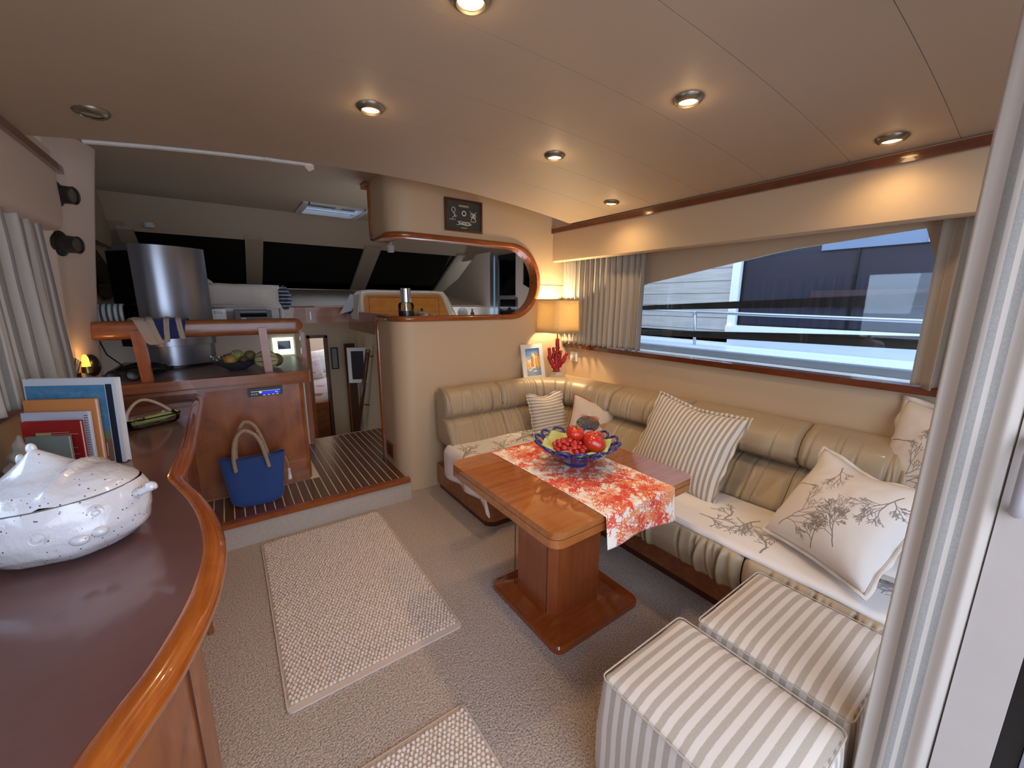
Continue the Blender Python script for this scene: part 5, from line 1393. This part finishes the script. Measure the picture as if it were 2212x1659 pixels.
def tow(a, b):
    pts = [(3.935, 1.258), (3.925, 1.30), (3.925, 1.40), (3.935, 1.435), (3.965, 1.447), (4.0, 1.435), (4.005, 1.30)]
    u = b*6; i = min(int(u), 5); k = u-i; x = -0.15+0.545*a
    return (x, pts[i][0]*(1-k)+pts[i+1][0]*k+.003*ns(a*8, b*4), pts[i][1]*(1-k)+pts[i+1][1]*k-0.004*ns(a*6, 1)+(.012*(1-a) if b < .1 else 0)-.006*a*(b > .4))
grid('towel_cloth', tow, 50, 36, M['terry'], tw, thick=.012)
for x in (-.13, .40): tube('support_post', [(x, 3.965, 1.10), (x, 3.965, 1.39)], .018, M['whiteplastic'], tw, 12)
box('seat_back', -0.14, 0.42, 3.955, 3.975, 1.27, 1.41, M['vinyl_w'], tw, bevel=.008)
sc = empty('striped_scarf', (0.42, 3.95, 1.3), 'navy and white striped cloth bunched at the right end of the towel', 'cloth')
def scf(a, b):
    q = 2*pi*a; p = pi*b; r_ = 1+0.22*ns(cos(q)*2, sin(q)*2, p*2+3)+.06*sin(5*q)
    return (0.425+0.055*r_*sin(p)*cos(q), 3.95+0.055*r_*sin(p)*sin(q), 1.345+0.092*r_*cos(p)-.25*(0.055*r_*sin(p)*cos(q)))
grid('scarf_bundle', scf, 36, 24, stripes('scarf_stripe', '202738', '8d93a4', 'z', .03, .35), sc, closeu=True)
hd = empty('white_hat', (-0.105, 3.97, 1.44), 'white rounded cap lying on top of the towel near the television', 'cap')
lathe('crown', [(0.0, .035), (.03, .03), (.052, .012), (.058, 0), (0, 0)], (-0.105, 3.97, 1.452), M['white'], hd, 24); lathe('brim', [(.05, .003), (.072, -.002), (.07, -.005), (.05, 0)], (-0.105, 3.97, 1.452), M['white'], hd, 24)
# helm console
hc = empty('helm_console', (1.4, 3.65, 1.1), 'moulded cream helm console with a cherry veneer back seen through the opening', 'console')
sh2 = [(0.955, 1.12), (0.935, 1.20), (0.965, 1.375), (1.00, 1.405), (1.05, 1.418), (1.70, 1.418), (1.76, 1.405), (1.80, 1.36), (1.90, 1.17), (1.90, 1.12)]
prism('shell', sh2, 'y', 3.64, 3.86, M['vinyl_w'], hc, bevel=.012)
prism('veneer_panel', [(1.0, 1.12), (1.0, 1.35), (1.02, 1.372), (1.70, 1.385), (1.735, 1.36), (1.80, 1.20), (1.80, 1.12)], 'y', 3.628, 3.645, M['helmwood'], hc, bevel=.004)
for (x0, x1, z0, z1) in ((1.035, 1.695, 1.352, 1.355), (1.035, 1.038, 1.18, 1.352), (1.695, 1.698, 1.18, 1.352)): box('panel_joint', x0, x1, 3.6265, 3.629, z0, z1, M['darkwood'], hc)
tube('shell_lip', smoothpath([(0.965, 3.64, 1.16), (0.975, 3.64, 1.36), (1.02, 3.635, 1.402), (1.3, 3.635, 1.408), (1.70, 3.635, 1.408), (1.765, 3.638, 1.375), (1.86, 3.64, 1.20)], 6), .010, M['vinyl_w'], hc)
mp = empty('paper_charts', (0.93, 3.75, 1.26), 'bundle of paper charts and a dark cloth at the end of the fiddle rail', 'papers')
for k in range(4):
    quad('sheet', [(0.86+.03*k, 3.95-.03*k, 1.20), (0.93+.02*k, 3.80-.02*k, 1.235), (0.99+.01*k, 3.8, 1.36-.03*k), (0.955+.01*k, 3.9, 1.38-.02*k)], (M['whiteplastic'], M['navy'], M['black'], M['whiteplastic'])[k], .004, mp)
simple('magazine', 'thin magazine lying on the dash shelf beside the charts', 'magazine', 0.64, 0.86, 4.06, 4.2, 1.272, 1.282, flat('cool_magazine', '7a8a88'), .002)
L(box('red_booklet', 0.44, 0.66, 4.0, 4.14, 1.264, 1.272, flat('dull_red', '6e2320'), bevel=.002), 'flat red booklet on the dash shelf', 'booklet')
lt = empty('fiddle_catch', (0.62, 3.98, 1.2), 'small white catch on the wooden fiddle under the windscreen', 'catch'); box('catch', 0.612, 0.624, 3.972, 3.986, 1.155, 1.225, M['white'], lt, bevel=.003)
# carafe, kettle and small ware on the partition ledge
cf = empty('glass_carafe', (1.02, 2.60, 1.2065), 'glass pepper mill jar with a steel cap on the partition ledge', 'jar')
cfx, cfy, cfz = 0.995, 2.635, 1.2265
lathe('glass_body', [(0, .004), (.050, .004), (.052, 0.01), (.052, .085), (.045, .102), (.032, .108), (.030, .110)], (cfx, cfy, cfz-.02), M['glass'], cf, 32)
lathe('contents', [(0, .006), (.047, .006), (.047, .05), (0, .05)], (cfx, cfy, cfz-.02), plain('peppercorns', '1a1a1e', .6, bump=.8, bs=300), cf, 24)
lathe('steel_cap', [(.034, .105), (.034, .195), (.030, .199), (0, .199)], (cfx, cfy, cfz-.02), M['chrome'], cf, 32)
lathe('inner_tube', [(.012, .01), (.012, .10)], (cfx, cfy, cfz-.02), M['chrome'], cf, 16)
kt = empty('steel_kettle', (1.12, 2.66, 1.206), 'polished steel kettle top behind the partition ledge', 'kettle')
lathe('kettle_body', [(0, .055), (.02, .054), (.042, .046), (.058, .028), (.062, .01), (.058, -.03), (0, -.03)], (1.125, 2.68, 1.20), M['chrome'], kt, 32); lathe('knob', [(0, .074), (.008, .072), (.009, .062), (.005, .054)], (1.125, 2.68, 1.20), M['black'], kt, 16)
tube('spout', [(1.18, 2.68, 1.20), (1.21, 2.68, 1.222), (1.225, 2.68, 1.235)], [.014, .010, .008], M['chrome'], kt, 10)
pt = empty('white_plate', (1.9, 3.2, 1.2), 'small white plate standing behind the partition ledge', 'plate')
e = lathe('dish', [(0, 0), (.03, .002), (.055, .008), (.056, .010), (.03, .005), (0, .003)], (0, 0, 0), M['white'], None, 28); e.data.transform(basis((2.13, 3.95, 1.20), (-.5, -1, .2), (0, 0, 1))); wpar(e, pt)
lf = empty('salt_shaker', (2.2, 3.95, 1.19), 'small pewter ornament right of the white plate', 'ornament'); lathe('ornament', [(0, 0), (.025, 0), (.02, .03), (.008, .045), (.014, .06), (0, .075)], (2.25, 3.95, 1.17), M['nickel'], lf, 16)
struct(box('trim_24', 1.9, 2.44, 3.9, 4.1, 1.15, 1.165, M['vinyl_w']))
# round fittings on the windscreen header
for i, (x, y, z) in enumerate(((-0.47, 4.35, 1.96), (1.12, 3.2, 1.80))):
    pass
f1_ = empty('round_fitting', (-0.415, 4.44, 1.89), 'small white round knob on the windscreen header at the port side', 'knob'); lathe('knob', [(0, -.02), (.03, -.018), (.04, 0), (.03, .02), (0, .024)], (-0.415, 4.42, 1.90), M['whiteplastic'], f1_, 20)
f2_ = empty('header_latch', (1.35, 4.30, 1.86), 'white cylindrical latch under the header near the upper box', 'latch'); lathe('latch', [(0, -.045), (.03, -.045), (.035, .0), (.035, .02), (0, .02)], (1.40, 4.05, 1.835), M['whiteplastic'], f2_, 20)
box('latch_stem', 1.39, 1.41, 4.04, 4.06, 1.84, 2.10, M['whiteplastic'], f2_)
# ceiling hatch
for n_ in ('ceiling_wheelhouse',): bpy.data.objects.remove(bpy.data.objects[n_])
HX0, HX1, HY0, HY1 = 0.65, 1.10, 3.80, 4.22
cw = empty('ceiling_wheelhouse', (0, 0, 0)); cw['kind'] = 'structure'
for (a, b, c, d) in ((-1.4, HX0, 2.28, 4.32), (HX1, 3.2, 2.28, 4.32), (HX0, HX1, 2.28, HY0), (HX0, HX1, HY1, 4.32)):
    box('headliner', a, b, c, d, 2.10, 2.13, M['liner'], cw)
hh = empty('roof_hatch', ((HX0+HX1)/2, (HY0+HY1)/2, 2.10), 'rectangular roof hatch letting in blue daylight ahead of the upper box', 'hatch')
for (a, b, c, d) in ((HX0-.04, HX0+.01, HY0-.04, HY1+.04), (HX1-.01, HX1+.04, HY0-.04, HY1+.04), (HX0, HX1, HY0-.04, HY0+.01), (HX0, HX1, HY1-.01, HY1+.04)):
    box('frame', a, b, c, d, 2.088, 2.120, M['whiteplastic'], hh, bevel=.004)
box('pane', HX0, HX1, HY0, HY1, 2.112, 2.118, M['tint'], hh)
for k in range(3): box('blind_slat', HX0, HX1, HY1-.10+.03*k, HY1-.085+.03*k, 2.112+.010*k, 2.118+.010*k, M['white'], hh)
box('latch', 0.86, 0.90, HY0-.03, HY0+.025, 2.075, 2.09, M['whiteplastic'], hh, bevel=.003)
# hatch rim at the forward edge of the saloon ceiling
hr = empty('sunroof_rim', (0.04, 2.32, 1.97), 'long white rounded sunroof rim at the forward edge of the saloon ceiling', 'rim')
def hz(x): return cz(x)-0.006
rimp = [(-0.37+.80*k/20, 2.312, hz(-0.37+.80*k/20)) for k in range(21)]
sweep('lower_lip', rimp, [(0, 0), (.012, -.003), (.016, .004), (.012, .010), (0, .012)], M['white'], hr)
sweep('upper_lip', [(x, 2.345, z+.022) for x, y, z in rimp], [(0, 0), (.010, -.003), (.014, .004), (.010, .010), (0, .012)], M['white'], hr)
sweep('acrylic_strip', [(x, 2.335, z+.012) for x, y, z in rimp], [(-.010, 0), (.012, 0), (.012, .004), (-.010, .004)], emit('skylight_glow', 'cfd8ea', 0.55), hr)  # strip glows by itself to stand for skylight behind the acrylic
tube('rounded_end', smoothpath([(0.40, 2.316, hz(.4)+.004), (0.425, 2.318, hz(.4)+.004), (0.438, 2.33, hz(.4)+.010), (0.432, 2.35, hz(.4)+.022), (0.40, 2.353, hz(.4)+.030)], 5), .006, M['white'], hr)
prism('corner_tab', [(0.395, hz(.4)-.004), (0.438, hz(.4)+.002), (0.44, hz(.4)-.012), (0.415, hz(.4)-.026)], 'y', 2.318, 2.324, M['vinyl_w'], hr)
for x in (-0.15, 0.24): box('clip', x-.012, x+.012, 2.300, 2.312, hz(x)-.005, hz(x)+.006, M['whiteplastic'], hr, bevel=.002)
# pillar lamps
for i, (x, y, z, lab) in enumerate(((-0.548, 2.70, 1.775, 'upper short black cylinder fitting on the port pillar'), (-0.565, 2.70, 1.565, 'lower short black cylinder fitting on the port pillar'))):
    s_ = empty('pillar_speaker', (x, y, z), lab, 'speaker')
    Mx = basis((x, y, z), (1, -0.35, -.08), (0, 0, 1))
    for nm, pr_, mt_ in (('flange', [(0, -.004), (.052, -.004), (.055, .002), (.045, .008), (.040, .010)], M['black']), ('barrel', [(.038, .006), (.036, .058), (.038, .064), (.034, .068), (.030, .064)], plain('dark_mottled', '2c2824', .5, var=.6, vs=40) if i == 0 else bpy.data.materials['dark_mottled']), ('grille', [(0, .060), (.031, .060), (.031, .056)], M['nickel'])):
        e = lathe(nm, pr_, (0, 0, 0), mt_, None, 28); e.data.transform(Mx); wpar(e, s_)
# little lit lantern and black cap behind the books
lm = empty('glow_lamp', (-0.575, 2.74, 0.985), 'small glowing amber lamp on the sill behind the books', 'lamp')
lathe('amber_glass', [(0, 0), (.014, 0), (.016, .02), (.012, .07), (.006, .085), (0, .088)], (-0.565, 2.70, 0.979), emit('amber_glow', 'ffb040', 1.6), lm, 16)
lathe('holder', [(0, -.03), (.02, -.03), (.018, 0), (0, 0)], (-0.565, 2.70, 1.009), M['brass'], lm, 16)
l = bpy.data.lights.new('amber_light', 'POINT'); l.energy = .25; l.color = (1, .5, .15); l.shadow_soft_size = .02
o = bpy.data.objects.new('amber_light', l); COL.objects.link(o); o.parent = lm; o.location = (0.04, -0.03, 0.06)
bl = empty('black_beanie', (-0.575, 2.80, 0.985), 'black knitted cap hanging at the foot of the port pillar', 'cap')
def capf(a, b):
    q = 2*pi*a; p = pi*b; return (-0.565+0.03*sin(p)*cos(q), 2.80+0.045*sin(p)*sin(q), 1.0+.055*cos(p))
grid('cap_knit', capf, 20, 12, M['black'], bl, closeu=True)
pp = empty('folded_papers', (-0.59, 2.62, 0.98), 'crumpled grey papers on the port sill beside the amber lamp', 'papers')
for k in range(4): quad('sheet', [(-0.62, 2.56+.03*k, 0.982), (-0.585, 2.55+.03*k, 0.982), (-0.575, 2.60+.03*k, 1.06-.01*k), (-0.61, 2.61+.03*k, 1.07)], M['nickel'] if k % 2 else M['whiteplastic'], .003, pp)

# ================================================================ passage and forward cabin
dd = empty('door_2', (1.04, 4.5, -0.45)); dd['kind'] = 'structure'
box('door_leaf', 0.985, 1.09, 4.44, 4.47, -0.46, 0.88, M['darkwood'], dd, bevel=.004); box('edge', 1.0, 1.008, 4.432, 4.44, -0.4, 0.84, M['cherry_z'], dd)
picframe('mirror', 'white framed dark print on the companionway wall', 'picture', basis((1.05, 4.20, 0.68), (-0.45, -1, 0), (0, 0, 1)), 0.19, 0.36, .035, .014, M['white'], flat('dark_glass_print', '33343a', .2))
picframe('picture', 'small dark framed picture left of the companionway door', 'picture', basis((0.935, 4.71, 0.70), (0, -1, 0), (0, 0, 1)), 0.075, 0.24, .012, .012, M['black'], flat('grey_print', '8a8278', .4))
h_ = empty('companion_rail', (1.07, 3.95, 0.8), 'sloping dark wooden handrail with brass ends beside the companionway', 'handrail')
tube('rail', [(1.065, 3.88, 0.84), (1.035, 4.30, -0.02)], .021, M['darkwood'], h_, 14)
lathe('end_cap', [(0, .02), (.02, .014), (.025, 0), (.023, -.012)], (1.066, 3.87, 0.855), M['brass'], h_, 16)
for (p, q) in (((1.066, 3.90, 0.80), (1.118, 3.90, 0.80)), ((1.045, 4.15, 0.28), (1.118, 4.15, 0.26))): tube('bracket', [p, q], .008, M['brass'], h_)
bed = empty('cabin_bed', (1.0, 5.7, -0.5), 'forward cabin berth with printed white bedding on a cherry base', 'bed')
prism('bed_base', [(0.3, 4.97), (1.05, 4.97), (1.3, 5.3), (1.3, 6.88), (0.3, 6.88)], 'z', -0.5, 0.10, M['cherry_x'], bed, bevel=.01)
prism('base_rim', [(0.3, 4.93), (1.06, 4.93), (1.33, 5.28), (1.33, 5.4), (0.3, 5.4)], 'z', 0.085, 0.17, M['trim_x'], bed, bevel=.012)
a = canvas(256, 512, 'd0bdb4'); Rb = random.Random(6)
for k in range(34):
    y = Rb.uniform(0, 512); stroke(a, Rb.uniform(0, 200), y, Rb.uniform(50, 256), y+Rb.uniform(-12, 12), 2.5, hexc(Rb.choice(['8a625c', 'a87a6c', '9a8c86'])), .7)
for k in range(6): ellf(a, Rb.uniform(20, 230), Rb.uniform(20, 500), 16, 9, hexc('b5552c'), .8)
M['bedding'] = imgmat('printed_bedding', a)
def bd_(a_, b): return (0.3+1.0*a_, 4.98+1.9*b, 0.165+0.07*min(1, b/.06)+.012*ns(a_*6, b*9))
grid('bedding', bd_, 24, 40, M['bedding'], bed, thick=.02)
for i, (x, y, z, s, lab) in enumerate(((1.00, 6.35, 0.44, .42, 'white bed pillow standing against the cabin headboard'), (0.88, 6.15, 0.36, .36, 'smaller printed pillow leaning in front on the berth'))):
    cushion('pillow', lab, s, s*.9, .16, M['cloth'] if i == 0 else M['bedding'], basis((x, y, z), (0, -1, .5), (0, .3, 1), .1), 20+i, 0, None, None, 'pillows on the berth')
l = bpy.data.lights.new('pillow_fill', 'POINT'); l.energy = 2.2; l.color = (1, .78, .55); l.shadow_soft_size = .08  # warm light and its lamp added to brighten the berth pillows
rl = empty('added_cabin_light', (1.15, 6.6, 0.86), 'small added lamp above the berth that lights the pillows', 'lamp'); lathe('lamp_head', [(0, .03), (.03, .02), (.04, -.02), (.03, -.02)], (1.15, 6.6, 0.88), M['brass'], rl, 16)
tube('arm', [(1.15, 6.6, .90), (1.15, 6.88, .92)], .008, M['brass'], rl)
o = bpy.data.objects.new('pillow_fill', l); COL.objects.link(o); o.parent = rl; o.location = (-.05, -.15, 0)

# ================================================================ curtains
def curtmat(name, base, line, period, w=0.35, groups=3):
    """plain linen with groups of three thin stripes, u in metres of cloth"""
    m, t, b = newmat(name); v = coords(t, 'UV'); s = N(t, 'ShaderNodeSeparateXYZ'); t.links.new(v, s.inputs[0])
    fr = math_(t, 'FRACT', math_(t, 'DIVIDE', math_(t, 'ADD', s.outputs[0], 10), period))
    acc = None
    for k in range(groups):
        c = 0.5+(k-(groups-1)/2)*w/groups*1.0
        mm = math_(t, 'LESS_THAN', math_(t, 'ABSOLUTE', math_(t, 'SUBTRACT', fr, c)), w/groups*0.30)
        acc = mm if acc is None else math_(t, 'MAXIMUM', acc, mm)
    c2 = mixc(t, noisen(t, coords(t), 260, 2), srgb(line), tuple(min(1, x*1.5) for x in srgb(line)[:3])+(1,))
    col = mixc(t, acc, srgb(base), c2); t.links.new(col, b.inputs['Base Color'])
    b.inputs['Roughness'].default_value = .9; bumpn(t, b, noisen(t, coords(t), 420, 2), .2, .0008)
    tr = N(t, 'ShaderNodeBsdfTranslucent'); t.links.new(col, tr.inputs[0]); ms = N(t, 'ShaderNodeMixShader'); ms.inputs[0].default_value = .22
    t.links.new(b.outputs[0], ms.inputs[1]); t.links.new(tr.outputs[0], ms.inputs[2]); t.links.new(ms.outputs[0], t.nodes['Material Output'].inputs[0]); return m
M['curt'] = curtmat('striped_linen', 'c0b6a8', '8d8a82', 0.115, 0.55, 3)
M['curt2'] = curtmat('door_linen', 'c4b9ad', '8c8882', 0.50, 0.10, 3)
def curtain(name, label, P0, P1, z0, z1, nf, amp, mat, seed, shift=0.0, gather=0.75, nu=160, nv=26, full=2.0, z0b=None, uoff=0):
    P0 = Vector(P0); P1 = Vector(P1); d = P1-P0; ln = d.length; t_ = d/ln; n = Vector((-t_.y, t_.x, 0)); R = random.Random(seed)
    ph = [R.uniform(-.5, .5) for _ in range(40)]; aa = [R.uniform(.55, 1.15) for _ in range(60)]
    def fn(a, b):
        u = a*nf; k = int(u); w = sin(u*2*pi+ph[k % 40]*.5)*aa[k % 60]+.35*sin(u*4*pi+2*ph[(k+3) % 40])
        A = amp*(gather+(1-gather)*(1-b)); s = a*ln*(1-shift*b)+shift*b*ln*0
        s += 0.25*amp*cos(u*4*pi+seed)
        zz0 = z0 if z0b is None else z0+(z0b-z0)*a
        p = P0+t_*s+n*(A*w+.004*ns(a*9, b*3, seed)); z = zz0+(z1-zz0)*b+(.006*sin(u*2*pi) if b == 0 else 0)+(.010*sin(u*4*pi) if b > .97 else 0)
        return (p.x, p.y, z)
    o = grid(name, fn, nu, nv, mat, None, uvf=lambda a, b: (a*ln*full+uoff, b), thick=.0015); L(o, label, 'curtain'); return o
M['curtp'] = curtmat('port_linen', 'c6beb4', '85807a', 0.13, 0.62, 2)
curtain('port_curtain', 'striped linen curtain drawn across the port window on the left', (-0.588, 2.50, 0), (-0.585, 1.35, 0), 0.975, 1.655, 10, 0.030, M['curtp'], 3)
curtain('window_curtain', 'gathered striped curtain at the forward end of the starboard window by the lamp', (2.315, 2.53, 0), (2.315, 1.745, 0), 0.985, 1.66, 15, 0.026, M['curt'], 4, z0b=0.99, full=2.2)
curtain('window_curtain', 'plain-looking gathered curtain at the aft end of the starboard window', (2.315, 0.375, 0), (2.315, -0.02, 0), 0.982, 1.66, 6, 0.030, curtmat('plain_linen', 'a99a88', '9a8c7c', .3, .1, 1), 9)
# doorway curtain and jamb
def dcurt():
    plan = [(1.09, 0.134), (1.05, 0.131), (1.01, 0.127), (0.995, 0.121), (0.990, 0.105), (0.984, 0.085), (0.986, 0.062), (0.992, 0.046), (1.002, 0.034), (1.03, 0.026), (1.09, 0.020), (1.16, 0.02)]
    pl_ = smoothpath([(x, y, 0) for x, y in plan], 10); cum = [0]
    for i in range(1, len(pl_)): cum.append(cum[-1]+(pl_[i]-pl_[i-1]).length)
    n = len(pl_)
    def fn(a, b):
        i = min(int(a*(n-1)), n-2); k = a*(n-1)-i; p = pl_[i]*(1-k)+pl_[i+1]*k
        dx, dy = 0.010*ns(a*5, b*2, 3)+0.006*sin(a*26)*(1-b*.4), 0
        return (p.x+dx, p.y+0.003*ns(a*8, b*3, 7), 0.05+1.86*b)
    def uvf(a, b):
        i = min(int(a*(n-1)), n-2); k = a*(n-1)-i; return (cum[i]*(1-k)+cum[i+1]*k+0.25-0.137, b)
    o = grid('doorway_curtain', fn, n*2, 40, M['curt2'], None, uvf=uvf, thick=.002); L(o, 'pale striped curtain hanging beside the aft doorway on the right edge', 'curtain')
dcurt()
jm = empty('door_3', (1.02, 0.0, 0.0)); jm['kind'] = 'structure'
box('jamb', 1.000, 1.05, -0.034, 0.030, -0.0, 1.96, plain('beige_jamb', 'b3aaa2', .45), jm, bevel=.012, seg=4)
box('dark_gap', 1.01, 1.05, -0.060, -0.035, 0.0, 1.96, M['black'], jm)  # black strip painted in for the dark gap beside the jamb
box('jamb_outer', 1.0, 1.05, -0.13, -0.061, 0.0, 1.96, plain('grey_jamb', '7c7a84', .5), jm, bevel=.006)
hp = smoothpath([(1.0, 0.012, 1.115), (0.985, 0.012, 1.112), (0.976, 0.012, 1.095), (0.975, 0.012, 1.05), (0.976, 0.012, 1.015), (0.985, 0.012, 0.998), (1.0, 0.012, 0.995)], 5)
tube('handle', hp, .0085, plain('grey_handle', '9a9698', .35), jm, 12)
